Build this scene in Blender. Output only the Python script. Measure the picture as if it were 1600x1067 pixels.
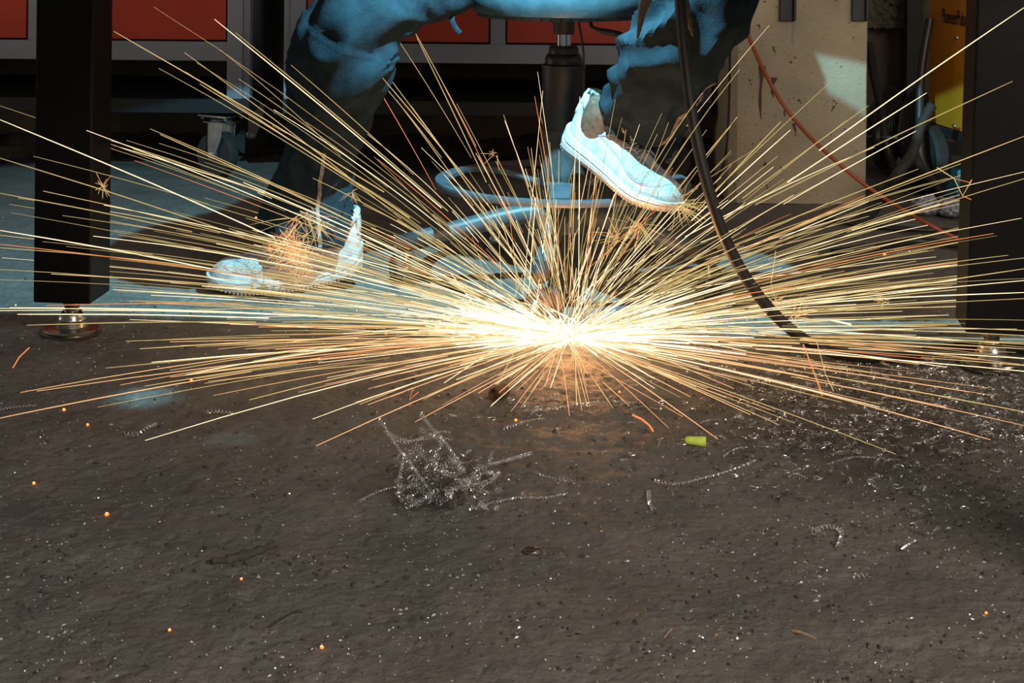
import bpy, math, random
from mathutils import Vector, Matrix, noise
for o in list(bpy.data.objects): bpy.data.objects.remove(o)
SC = bpy.context.scene
COL = SC.collection
PI = math.pi
rnd = random.Random(7)
# ------------------------------------------------------------------ camera
F, CH, ROLL = 2600.0, 0.745, 0.010
cd = bpy.data.cameras.new('camera'); cam = bpy.data.objects.new('camera', cd); COL.objects.link(cam)
cam.location = (0, 0, CH); cam.rotation_euler = (PI/2, -ROLL, 0)
cd.sensor_width = 36; cd.lens = F/1600*36; cd.shift_y = -683.5/1600; cd.clip_start = 0.05
SC.camera = cam
def P(u, v, Y):
    du, dv = u-800, v+150; k = 1+ROLL*ROLL
    a = (du+ROLL*dv)/k; b = (dv-ROLL*du)/k
    return Vector((a*Y/F, Y, CH-b*Y/F))
def G(u, v, z=0.0):
    du, dv = u-800, v+150; k = 1+ROLL*ROLL
    b = (dv-ROLL*du)/k
    return P(u, v, F*(CH-z)/b)
# ------------------------------------------------------------------ world, lights, exposure
w = bpy.data.worlds.new('world'); SC.world = w; w.use_nodes = True
w.node_tree.nodes['Background'].inputs[0].default_value = (0.9, 0.85, 0.8, 1)
w.node_tree.nodes['Background'].inputs[1].default_value = 0.13
vs = SC.view_settings; vs.view_transform = 'Standard'; vs.look = 'None'; vs.gamma = 1; vs.use_curve_mapping = False; vs.exposure = 0.0
def light(name, kind, loc, target, energy, color, **kw):
    l = bpy.data.lights.new(name, kind); l.energy = energy; l.color = color
    for k, v in kw.items(): setattr(l, k, v)
    o = bpy.data.objects.new(name, l); COL.objects.link(o); o.location = loc
    if target is not None:
        o.rotation_euler = (Vector(target)-Vector(loc)).to_track_quat('-Z', 'Y').to_euler()
    return o
ARC = Vector((0.035, 2.80, 1.02))
light('arc_light', 'SPOT', ARC, ARC+Vector((0.02, 0.0, -1.0)), 130, (0.31, 0.80, 1.0), spot_size=math.radians(135.2), spot_blend=0.02, shadow_soft_size=0.006)
light('shop_lamp', 'AREA', (1.5, -0.5, 1.75), (0.1, 2.8, 0.1), 64, (1.0, 0.91, 0.82), shape='RECTANGLE', size=1.3, size_y=0.7)
light('low_fill', 'AREA', (-0.5, -1.0, 0.85), (0.1, 4.5, 0.2), 4.5, (1.0, 0.91, 0.80), shape='RECTANGLE', size=1.2, size_y=0.5)  # added low fill, lifts the wall below the cabinets and the floor relief
light('left_fill', 'AREA', (-3.0, 3.5, 0.55), (0.0, 5.2, 0.1), 6, (1.0, 0.88, 0.72), shape='RECTANGLE', size=0.5, size_y=0.4)  # added fill with no lamp behind it, brightens the wall strip under the cabinets
light('side_lamp', 'AREA', (3.2, 1.6, 2.4), (0.6, 4.2, 0.3), 16, (1.0, 0.88, 0.70), shape='RECTANGLE', size=0.9, size_y=0.9)
HIT = G(890, 531, 0.0)
light('burst_light', 'POINT', HIT+Vector((0, 0, 0.05)), None, 5.5, (1.0, 0.42, 0.14), shadow_soft_size=0.03)
# ------------------------------------------------------------------ materials
def mat(name, col, rough=0.5, metal=0.0, spec=0.5, var=0.0, vscale=20, bump=0.0, bscale=60, col2=None, lo=0.35, hi=0.65):
    m = bpy.data.materials.new(name); m.use_nodes = True; nt = m.node_tree; n = nt.nodes; L = nt.links
    b = n['Principled BSDF']; b.inputs['Base Color'].default_value = (*col, 1); b.inputs['Roughness'].default_value = rough
    b.inputs['Metallic'].default_value = metal; b.inputs['Specular IOR Level'].default_value = spec
    tc = n.new('ShaderNodeTexCoord')
    if var > 0 or col2:
        nz = n.new('ShaderNodeTexNoise'); nz.inputs['Scale'].default_value = vscale; nz.inputs['Detail'].default_value = 6
        L.new(tc.outputs['Object'], nz.inputs['Vector'])
        r = n.new('ShaderNodeValToRGB'); L.new(nz.outputs['Fac'], r.inputs[0])
        c2 = col2 or tuple(c*(1-var) for c in col)
        r.color_ramp.elements[0].position = lo; r.color_ramp.elements[1].position = hi
        r.color_ramp.elements[0].color = (*c2, 1); r.color_ramp.elements[1].color = (*col, 1)
        L.new(r.outputs[0], b.inputs['Base Color'])
    if bump > 0:
        nb = n.new('ShaderNodeTexNoise'); nb.inputs['Scale'].default_value = bscale; nb.inputs['Detail'].default_value = 5
        L.new(tc.outputs['Object'], nb.inputs['Vector'])
        bp = n.new('ShaderNodeBump'); bp.inputs['Strength'].default_value = bump; bp.inputs['Distance'].default_value = 0.004
        L.new(nb.outputs['Fac'], bp.inputs['Height']); L.new(bp.outputs[0], b.inputs['Normal'])
    return m
def emit(name, col, s):
    m = bpy.data.materials.new(name); m.use_nodes = True; nt = m.node_tree; n = nt.nodes
    n.remove(n['Principled BSDF']); e = n.new('ShaderNodeEmission'); e.inputs[0].default_value = (*col, 1); e.inputs[1].default_value = s
    nt.links.new(e.outputs[0], n['Material Output'].inputs[0])
    m.cycles.emission_sampling = 'NONE'
    return m
def concrete(name, c1, c2, pit=(0.05, 0.045, 0.035), pscale=60, pthr=0.16, bump=0.4, scale=5, grit=140):
    m = mat(name, c1, 0.9, spec=0.2); nt = m.node_tree; n = nt.nodes; L = nt.links; b = n['Principled BSDF']
    tc = n['Texture Coordinate'] if 'Texture Coordinate' in n else n.new('ShaderNodeTexCoord')
    nz = n.new('ShaderNodeTexNoise'); nz.inputs['Scale'].default_value = scale; nz.inputs['Detail'].default_value = 9; nz.inputs['Roughness'].default_value = 0.7
    L.new(tc.outputs['Object'], nz.inputs['Vector'])
    r = n.new('ShaderNodeValToRGB'); L.new(nz.outputs['Fac'], r.inputs[0])
    r.color_ramp.elements[0].position = 0.32; r.color_ramp.elements[1].position = 0.66
    r.color_ramp.elements[0].color = (*c2, 1); r.color_ramp.elements[1].color = (*c1, 1)
    vo = n.new('ShaderNodeTexVoronoi'); vo.inputs['Scale'].default_value = pscale; L.new(tc.outputs['Object'], vo.inputs['Vector'])
    nm = n.new('ShaderNodeTexNoise'); nm.inputs['Scale'].default_value = pscale*0.3; L.new(tc.outputs['Object'], nm.inputs['Vector'])
    ad = n.new('ShaderNodeMath'); ad.operation = 'MULTIPLY_ADD'; L.new(nm.outputs['Fac'], ad.inputs[0]); ad.inputs[1].default_value = 0.9; L.new(vo.outputs['Distance'], ad.inputs[2])
    mr = n.new('ShaderNodeMapRange'); mr.inputs[1].default_value = pthr+0.32; mr.inputs[2].default_value = pthr+0.40; L.new(ad.outputs[0], mr.inputs[0])
    mx = n.new('ShaderNodeMixRGB'); mx.inputs[1].default_value = (*pit, 1); L.new(mr.outputs[0], mx.inputs[0]); L.new(r.outputs[0], mx.inputs[2])
    L.new(mx.outputs[0], b.inputs['Base Color'])
    g = n.new('ShaderNodeTexNoise'); g.inputs['Scale'].default_value = grit; g.inputs['Detail'].default_value = 6; L.new(tc.outputs['Object'], g.inputs['Vector'])
    s = n.new('ShaderNodeMath'); s.operation = 'MULTIPLY_ADD'; L.new(mr.outputs[0], s.inputs[0]); s.inputs[1].default_value = 0.5; L.new(g.outputs['Fac'], s.inputs[2])
    bp = n.new('ShaderNodeBump'); bp.inputs['Strength'].default_value = bump; bp.inputs['Distance'].default_value = 0.004
    L.new(s.outputs[0], bp.inputs['Height']); L.new(bp.outputs[0], b.inputs['Normal'])
    return m
M = {}
def floor_mat():
    m = concrete('floor_dirt', (0.200, 0.178, 0.158), (0.118, 0.102, 0.088), pit=(0.055, 0.046, 0.038), pscale=85, pthr=0.075, bump=1.0, scale=6, grit=95)
    nt = m.node_tree; n = nt.nodes; L = nt.links; b = n['Principled BSDF']; b.inputs['Roughness'].default_value = 0.72; b.inputs['Specular IOR Level'].default_value = 0.35
    tc = [x for x in n if x.type == 'TEX_COORD'][0]
    old = b.inputs['Base Color'].links[0].from_socket
    vo = n.new('ShaderNodeTexVoronoi'); vo.inputs['Scale'].default_value = 160; L.new(tc.outputs['Object'], vo.inputs['Vector'])
    sep = n.new('ShaderNodeSeparateColor'); L.new(vo.outputs['Color'], sep.inputs[0])
    m1 = n.new('ShaderNodeMath'); m1.operation = 'GREATER_THAN'; m1.inputs[1].default_value = 0.93; L.new(sep.outputs[0], m1.inputs[0])
    m2 = n.new('ShaderNodeMath'); m2.operation = 'LESS_THAN'; m2.inputs[1].default_value = 0.20; L.new(vo.outputs['Distance'], m2.inputs[0])
    m3 = n.new('ShaderNodeMath'); m3.operation = 'MULTIPLY'; L.new(m1.outputs[0], m3.inputs[0]); L.new(m2.outputs[0], m3.inputs[1])
    mx = n.new('ShaderNodeMixRGB'); L.new(m3.outputs[0], mx.inputs[0]); L.new(old, mx.inputs[1]); mx.inputs[2].default_value = (0.5, 0.48, 0.45, 1)
    L.new(mx.outputs[0], b.inputs['Base Color'])
    return m
M['floor'] = floor_mat()
M['wall'] = concrete('wall_concrete', (0.20, 0.17, 0.125), (0.11, 0.095, 0.07), pscale=45, pthr=0.03)
M['pillar'] = concrete('pillar_concrete', (0.47, 0.40, 0.28), (0.33, 0.28, 0.19), pit=(0.10, 0.085, 0.06), pscale=70, pthr=0.13, bump=0.7)
M['roughc'] = concrete('rough_concrete', (0.24, 0.21, 0.15), (0.10, 0.09, 0.065), pscale=40, pthr=0.15, bump=1.0)
M['stripgrey'] = mat('dark_grey_strip', (0.07, 0.07, 0.065), 0.8)
M['skirt'] = mat('wall_base_dirt', (0.05, 0.042, 0.035), 0.95, var=0.5)
M['legpaint'] = mat('black_leg_paint', (0.0065, 0.0055, 0.0055), 0.45, spec=0.16, var=0.3, vscale=8, bump=0.05)
M['plate'] = mat('steel_plate', (0.10, 0.10, 0.10), 0.5, metal=0.7)
M['steel'] = mat('bare_steel', (0.52, 0.47, 0.43), 0.26, metal=1.0, var=0.35, vscale=60)
M['chrome'] = mat('chrome', (0.75, 0.74, 0.74), 0.14, metal=1.0)
M['zinc'] = mat('zinc_plate', (0.42, 0.42, 0.43), 0.34, metal=0.9, var=0.3, vscale=40)
M['frame'] = mat('grey_enamel', (0.23, 0.24, 0.275), 0.45, var=0.12, vscale=6)
M['red'] = mat('red_enamel', (0.44, 0.034, 0.010), 0.5, var=0.18, vscale=5)
M['black'] = mat('black_metal', (0.022, 0.022, 0.026), 0.5, var=0.3, vscale=15)
M['tray'] = mat('tray_black', (0.010, 0.010, 0.012), 0.55)
M['dark'] = mat('dark_recess', (0.008, 0.008, 0.008), 0.8)
M['rubber'] = mat('black_rubber', (0.030, 0.027, 0.024), 0.72, var=0.3, vscale=40, bump=0.1)
M['cable'] = mat('cable_rubber', (0.030, 0.024, 0.021), 0.45, var=0.3, vscale=30)
M['redcable'] = mat('red_cable', (0.42, 0.085, 0.030), 0.5, var=0.2, vscale=30)
M['trouser'] = mat('navy_work_cloth', (0.017, 0.032, 0.043), 0.92, spec=0.15, var=0.35, vscale=50, bump=0.35, bscale=420)
M['seam'] = mat('trouser_trim', (0.30, 0.24, 0.22), 0.7, var=0.5, vscale=110)
M['jacket'] = mat('jacket_cloth', (0.03, 0.035, 0.045), 0.9)
M['skin'] = mat('skin', (0.45, 0.27, 0.19), 0.55)
M['sock'] = mat('brown_sock', (0.16, 0.09, 0.055), 0.9, var=0.5, vscale=90)
M['upper'] = mat('shoe_leather', (0.50, 0.51, 0.49), 0.65, col2=(0.27, 0.28, 0.265), vscale=38, lo=0.30, hi=0.55, bump=0.3, bscale=260)
M['mesh'] = mat('shoe_mesh', (0.52, 0.56, 0.54), 0.85, var=0.45, vscale=260, bump=0.8, bscale=420)
M['midsole'] = mat('shoe_sole', (0.60, 0.59, 0.57), 0.5, var=0.25, vscale=25)
M['piping'] = mat('lilac_piping', (0.30, 0.29, 0.52), 0.6)
M['lace'] = mat('shoe_lace', (0.40, 0.46, 0.46), 0.85, var=0.4, vscale=150)
M['outsole'] = mat('dark_outsole', (0.20, 0.20, 0.20), 0.8)
M['sleeve'] = mat('sleeve_plastic', (0.05, 0.055, 0.06), 0.6, var=0.5, vscale=60)  # lower sleeve, slightly greyer than the column cover
M['basegrey'] = mat('stool_grey_steel', (0.080, 0.105, 0.122), 0.45, metal=0.0, var=0.3, vscale=25)
M['vinyl'] = mat('seat_vinyl', (0.045, 0.085, 0.105), 0.36, var=0.3, vscale=30, bump=0.15, bscale=120)
M['cover'] = mat('column_plastic', (0.022, 0.022, 0.026), 0.42, var=0.3, vscale=20)
M['jaw'] = mat('dusty_clamp_steel', (0.22, 0.18, 0.13), 0.55, metal=0.5, var=0.5, vscale=60, bump=0.4, bscale=150)
M['yellow'] = mat('machine_yellow', (0.60, 0.235, 0.012), 0.42, var=0.12, vscale=8)
M['ink'] = mat('black_ink', (0.012, 0.011, 0.02), 0.5)
M['rust'] = mat('rusty_steel', (0.20, 0.085, 0.05), 0.6, metal=0.3, var=0.5, vscale=120)
M['brownwheel'] = mat('dirty_brown_wheel', (0.07, 0.045, 0.035), 0.6, var=0.4, vscale=50)
M['swarf'] = mat('bright_swarf', (0.86, 0.84, 0.82), 0.20, metal=0.68)
M['swarfd'] = mat('dull_swarf', (0.16, 0.14, 0.125), 0.35, metal=0.7)
M['chip'] = mat('glint_chip', (0.50, 0.48, 0.45), 0.4)  # pale matte colour paints the glints of shiny metal chips
M['clod'] = mat('dirt_clod', (0.085, 0.072, 0.060), 0.9, var=0.4, vscale=60)
M['crumb'] = mat('dirt_crumb', (0.150, 0.130, 0.112), 0.85, var=0.4, vscale=30)
M['plug'] = mat('foam_lime', (0.78, 0.98, 0.14), 0.7, var=0.15, vscale=120)
M['wood'] = mat('wood_splinter', (0.50, 0.32, 0.18), 0.8, var=0.3, vscale=120)
M['rag'] = mat('grey_rag', (0.40, 0.42, 0.48), 0.9, var=0.55, vscale=110, bump=0.5)
M['drip'] = mat('red_brown_drip', (0.10, 0.022, 0.016), 0.5)
M['blueplastic'] = mat('blue_connector', (0.06, 0.25, 0.35), 0.5)
M['s_white'] = emit('spark_white_hot', (1.0, 0.76, 0.44), 1.9)
M['s_yellow'] = emit('spark_yellow', (0.86, 0.60, 0.23), 1.0)
M['s_olive'] = emit('spark_pale_yellow', (0.60, 0.45, 0.17), 1.0)
M['s_salmon'] = emit('spark_salmon', (1.0, 0.52, 0.24), 1.3)
M['s_orange'] = emit('spark_orange', (1.0, 0.30, 0.09), 1.1)
M['s_core'] = emit('spark_core', (1.0, 0.74, 0.42), 4.0)
M['ember'] = emit('ember', (1.0, 0.20, 0.03), 2.6)
M['embercore'] = emit('ember_core', (1.0, 0.55, 0.2), 4.0)
# ------------------------------------------------------------------ helpers
class MB:
    def __init__(s): s.v = []; s.f = []; s.mi = []; s.cur = 0
    def add(s, vs, fs):
        o = len(s.v); s.v.extend([tuple(p) for p in vs])
        for f in fs: s.f.append([i+o for i in f]); s.mi.append(s.cur)
    def box(s, c, d, R=None):
        c = Vector(c); hx, hy, hz = d[0]/2, d[1]/2, d[2]/2
        vs = [Vector((x*hx, y*hy, z*hz)) for x in (-1, 1) for y in (-1, 1) for z in (-1, 1)]
        if R is not None: vs = [R @ p for p in vs]
        s.add([c+p for p in vs], [(0,1,3,2),(4,6,7,5),(0,4,5,1),(2,3,7,6),(0,2,6,4),(1,5,7,3)])
    def tube(s, pts, r, n=8, caps=True, flat=1.0, up=None):
        pts = [Vector(p) for p in pts]; N = len(pts)
        rs = list(r) if isinstance(r, (list, tuple)) else [r]*N
        T = []
        for i in range(N):
            t = pts[min(i+1, N-1)]-pts[max(i-1, 0)]
            T.append(t.normalized() if t.length > 1e-9 else Vector((0, 0, 1)))
        a = up or Vector((0, 0, 1))
        if abs(a.dot(T[0])) > 0.95: a = Vector((1, 0, 0))
        u = (a-T[0]*a.dot(T[0])).normalized(); vs = []
        for i in range(N):
            u = u-T[i]*u.dot(T[i])
            u = u.normalized() if u.length > 1e-6 else T[i].orthogonal().normalized()
            w_ = T[i].cross(u)
            for k in range(n):
                an = 2*PI*k/n
                vs.append(pts[i]+(u*math.cos(an)*flat+w_*math.sin(an))*rs[i])
        fs = [(i*n+k, i*n+(k+1) % n, (i+1)*n+(k+1) % n, (i+1)*n+k) for i in range(N-1) for k in range(n)]
        if caps: fs += [tuple(range(n-1, -1, -1)), tuple((N-1)*n+k for k in range(n))]
        s.add(vs, fs)
    def lathe(s, prof, c=(0, 0, 0), n=32, R=None, caps=True):
        c = Vector(c); vs = []; N = len(prof)
        for (r, z) in prof:
            for k in range(n):
                a = 2*PI*k/n; p = Vector((r*math.cos(a), r*math.sin(a), z))
                vs.append(c+(R @ p if R is not None else p))
        fs = [(i*n+k, i*n+(k+1) % n, (i+1)*n+(k+1) % n, (i+1)*n+k) for i in range(N-1) for k in range(n)]
        if caps: fs += [tuple(range(n-1, -1, -1)), tuple((N-1)*n+k for k in range(n))]
        s.add(vs, fs)
    def grid(s, rows, closed=False, caps=False):
        n = len(rows[0]); N = len(rows)
        vs = [p for r in rows for p in r]
        kk = n if closed else n-1
        fs = [(i*n+k, i*n+(k+1) % n, (i+1)*n+(k+1) % n, (i+1)*n+k) for i in range(N-1) for k in range(kk)]
        if caps: fs += [tuple(range(n-1, -1, -1)), tuple((N-1)*n+k for k in range(n))]
        s.add(vs, fs)
    def build(s, name, m, parent=None, smooth=True, bevel=0, subsurf=0, solid=0):
        me = bpy.data.meshes.new(name); me.from_pydata(s.v, [], s.f); me.validate()
        ms = m if isinstance(m, (list, tuple)) else [m]
        for x in ms: me.materials.append(x)
        if len(ms) > 1 and len(me.polygons) == len(s.mi): me.polygons.foreach_set('material_index', s.mi)
        o = bpy.data.objects.new(name, me); COL.objects.link(o)
        if smooth: me.shade_smooth(); me.set_sharp_from_angle(angle=math.radians(38))
        if solid:
            q = o.modifiers.new('s', 'SOLIDIFY'); q.thickness = solid
        if bevel:
            q = o.modifiers.new('b', 'BEVEL'); q.width = bevel; q.segments = 2; q.limit_method = 'ANGLE'
        if subsurf:
            q = o.modifiers.new('u', 'SUBSURF'); q.levels = subsurf; q.render_levels = subsurf
        if parent is not None:
            o.parent = parent
            o.matrix_parent_inverse = parent.matrix_world.inverted() if parent.type != 'EMPTY' else (Matrix.Translation(parent.location) @ parent.rotation_euler.to_matrix().to_4x4()).inverted()
        return o
def tag(o, label=None, cat=None, group=None, kind=None):
    if label: o['label'] = label
    if cat: o['category'] = cat
    if group: o['group'] = group
    if kind: o['kind'] = kind
    return o
def thing(name, loc, label, cat, group=None):
    o = bpy.data.objects.new(name, None); COL.objects.link(o); o.location = loc; o.empty_display_size = 0.05
    return tag(o, label, cat, group)
def spline(pts, n=8):
    pts = [tuple(p) for p in pts]; out = []; N = len(pts); D = len(pts[0])
    for i in range(N-1):
        p0, p1, p2, p3 = pts[max(i-1, 0)], pts[i], pts[i+1], pts[min(i+2, N-1)]
        for k in range(n):
            t = k/n
            out.append(tuple(0.5*((2*p1[d])+(-p0[d]+p2[d])*t+(2*p0[d]-5*p1[d]+4*p2[d]-p3[d])*t*t+(-p0[d]+3*p1[d]-3*p2[d]+p3[d])*t**3) for d in range(D)))
    out.append(pts[-1]); return out
def sp3(pts, n=8): return [Vector(p) for p in spline(pts, n)]
def Rz(a): return Matrix.Rotation(a, 3, 'Z')
# ------------------------------------------------------------------ structure
def fz(x, y):
    z = 0.0030*noise.noise(Vector((x*3, y*3, 1)))+0.0028*noise.noise(Vector((x*14, y*14, 5)))+0.0022*noise.noise(Vector((x*37, y*37, 9)))
    z += 0.0011*noise.noise(Vector((x*120+7, y*105, 2)))-0.0022*max(0, noise.noise(Vector((x*75, y*60, 21)))-0.22)*3
    k = noise.noise(Vector((x*60, y*60, 3)))
    z += 0.0012*k
    return min(z, 0.0045)-0.0045
def make_floor():
    m = MB(); rows = []
    def line(a, b, d):
        k = int((b-a)/d); return [a+(b-a)*i/k for i in range(k+1)]
    xs = line(-4, -1.15, 0.06)[:-1]+line(-1.15, 1.15, 0.0048)+line(1.15, 4, 0.06)[1:]
    ys = [-2.0, -1.0, 0, 0.7, 1.2]+line(1.45, 3.2, 0.0052)+line(3.2, 5.3, 0.02)[1:]
    for y in ys: rows.append([(x, y, fz(x, y)) for x in xs])
    m.grid(rows); o = m.build('floor', M['floor']); o['kind'] = 'structure'
make_floor()
m = MB(); m.box((0, 5.20, 1.5), (8, 0.2, 3.1)); wb = m.build('wall_back', M['wall'], smooth=False); wb['kind'] = 'structure'
# dirt-stained ragged foot of the wall
m = MB(); top = []; bot = []
for i in range(241):
    x = -3+6*i/240
    h = 0.035+0.018*noise.noise(Vector((x*5, 0, 0)))+0.010*noise.noise(Vector((x*23, 0, 4)))
    top.append((x, 5.085, h)); bot.append((x, 5.07, -0.004))
m.grid([bot, top]); o = m.build('dirt_band', M['skirt'], wb, smooth=False, solid=0.006)
# rough rendered patch right of pillar
rows = []
c0 = P(1350, -60, 5.08); c1 = P(1432, 44, 5.08)
for j in range(50):
    z = c1.z+(c0.z-c1.z)*j/49; r = []
    for i in range(44):
        x = c0.x+(c1.x-c0.x)*i/43
        r.append((x, 5.07-0.012*abs(noise.noise(Vector((x*70, z*70, 0))))-0.010*abs(noise.noise(Vector((x*30, z*30, 4)))), z))
    rows.append(r)
m = MB(); m.grid(rows); m.build('rough_plaster', M['roughc'], wb, solid=0.02)
m = MB(); a = P(1440, -60, 4.95); m.box((a.x, 5.06, 0.7), (0.05, 0.08, 1.5)); m.build('wall_strip', M['stripgrey'], wb, smooth=False, bevel=0.002)
# pillar
PY = 4.20
xl, xr = P(1152, 200, PY).x, P(1354, 200, PY).x
m = MB(); ch = 0.022
prof = [(xl-ch*0.9, PY+ch), (xl, PY), (xr-0.003, PY), (xr, PY+0.003), (xr, PY+0.35), (xl-ch*0.9, PY+0.35)]
lev = [-0.004, 0.02, 0.3, 0.7, 1.2, 3.0]
rows = [[(x, y, z) for x, y in prof] for z in lev]
m.grid(rows, closed=True, caps=True); pil = m.build('concrete_pillar', M['pillar'], smooth=False); tag(pil, kind='structure')
def drip(u, v, wpx, hpx, mname='drip'):
    s = F/PY; m = MB(); pts = []; rs = []
    for i in range(9):
        t = i/8; p = P(u+1.5*math.sin(t*5+u), v+hpx*t, PY); p.y = PY-0.0004
        pts.append(p); rs.append((wpx/2/s)*(0.8-0.55*t+0.5*math.exp(-((t-0.05)/0.08)**2)+0.15*math.sin(t*9+u)))
    vs = []; 
    m.tube(pts, rs, 8, up=Vector((0, 1, 0)), flat=0.12)
    return m.build('paint_drip', M[mname], pil)
for a in [(1189, 103, 9, 84), (1208, 121, 8, 32), (1227, 167, 5, 16), (1242, 193, 6, 20), (1210, 73, 4, 12), (1239, 34, 6, 38), (1301, 166, 4, 8), (1196, 255, 8, 5), (1222, 262, 7, 5), (1186, 38, 4, 8)]:
    drip(*a, mname='frame' if a[0] == 1239 else 'drip')
for (u0, u1, nm) in ((1218, 1245, 'black bracket strip hanging on the pillar face, nearer its left edge'), (1331, 1357.5, 'black bracket strip hanging at the right edge of the pillar')):
    a = P(u0, 33, PY-0.01); b = P(u1, -160, PY-0.01)
    t = thing('wall_bracket', ((a.x+b.x)/2, PY-0.012, a.z), nm, 'bracket')
    m = MB(); m.box(((a.x+b.x)/2, PY-0.006, (a.z+b.z)/2), (b.x-a.x, 0.012, b.z-a.z)); m.build('strap', M['black'], t, smooth=False, bevel=0.002)
    m = MB(); m.box((b.x-0.004, PY-0.016, (a.z+b.z)/2), (0.006, 0.022, b.z-a.z-0.01)); m.build('flange', M['black'], t, smooth=False, bevel=0.001)
# ------------------------------------------------------------------ cabinets
CY = 4.43; S = F/CY
def cab_z(v, u=300): return P(u, v, CY).z
def caster(parent, x, y, steer=0.3, rad=0.061):
    top = 0.172
    R = Rz(steer)
    def W(p): return Vector((x, y, 0))+R @ Vector(p)
    RX = R @ Matrix.Rotation(PI/2, 3, 'X')   # wheel axis along local y
    m = MB(); m.lathe([(rad*0.60, -0.018), (rad*0.95, -0.018), (rad, -0.010), (rad, 0.010), (rad*0.95, 0.018), (rad*0.60, 0.018)], W((0, 0, rad)), 36, RX)
    wh = m.build('caster_wheel', M['rubber'], parent)
    m = MB(); m.lathe([(0.008, -0.022), (0.014, -0.020), (0.016, -0.012), (rad*0.50, -0.009), (rad*0.60, -0.016), (rad*0.62, -0.016), (rad*0.62, 0.016), (rad*0.50, 0.009), (0.016, 0.012), (0.014, 0.020), (0.008, 0.022)], W((0, 0, rad)), 28, RX)
    m.build('hub', M['zinc'], wh)
    m = MB()
    for sgn in (-1, 1):
        y_ = sgn*0.027
        pr = [(-0.010, rad-0.010), (0.010, rad-0.012), (0.036, 0.112), (0.038, 0.148), (-0.012, 0.148), (-0.012, 0.10)]
        A = [W((px, y_-0.0015, pz)) for px, pz in pr]; B = [W((px, y_+0.0015, pz)) for px, pz in pr]
        n = len(pr); m.add(A+B, [tuple(range(n)), tuple(range(2*n-1, n-1, -1))]+[(i, n+i, n+(i+1) % n, (i+1) % n) for i in range(n)])
    m.box(W((0.01, 0, 0.149)), (0.078, 0.058, 0.004), R)
    m.lathe([(0.030, 0.150), (0.036, 0.156), (0.030, 0.163)], W((0.015, 0, 0)), 24)
    f = m.build('caster_fork', M['zinc'], wh, bevel=0.001)
    m = MB(); m.box(W((0.015, 0, 0.168)), (0.10, 0.085, 0.005), R)
    for sx in (-1, 1):
        for sy in (-1, 1): m.lathe([(0.006, -0.010), (0.006, -0.003)], W((0.015+sx*0.04, sy*0.033, 0.168)), 6)
    m.build('caster_plate', M['zinc'], wh, smooth=False)
    m = MB(); m.lathe([(0.007, -0.034), (0.007, 0.034)], W((0, 0, rad)), 6, RX); m.build('axle_bolt', M['chrome'], wh, smooth=False)
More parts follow.
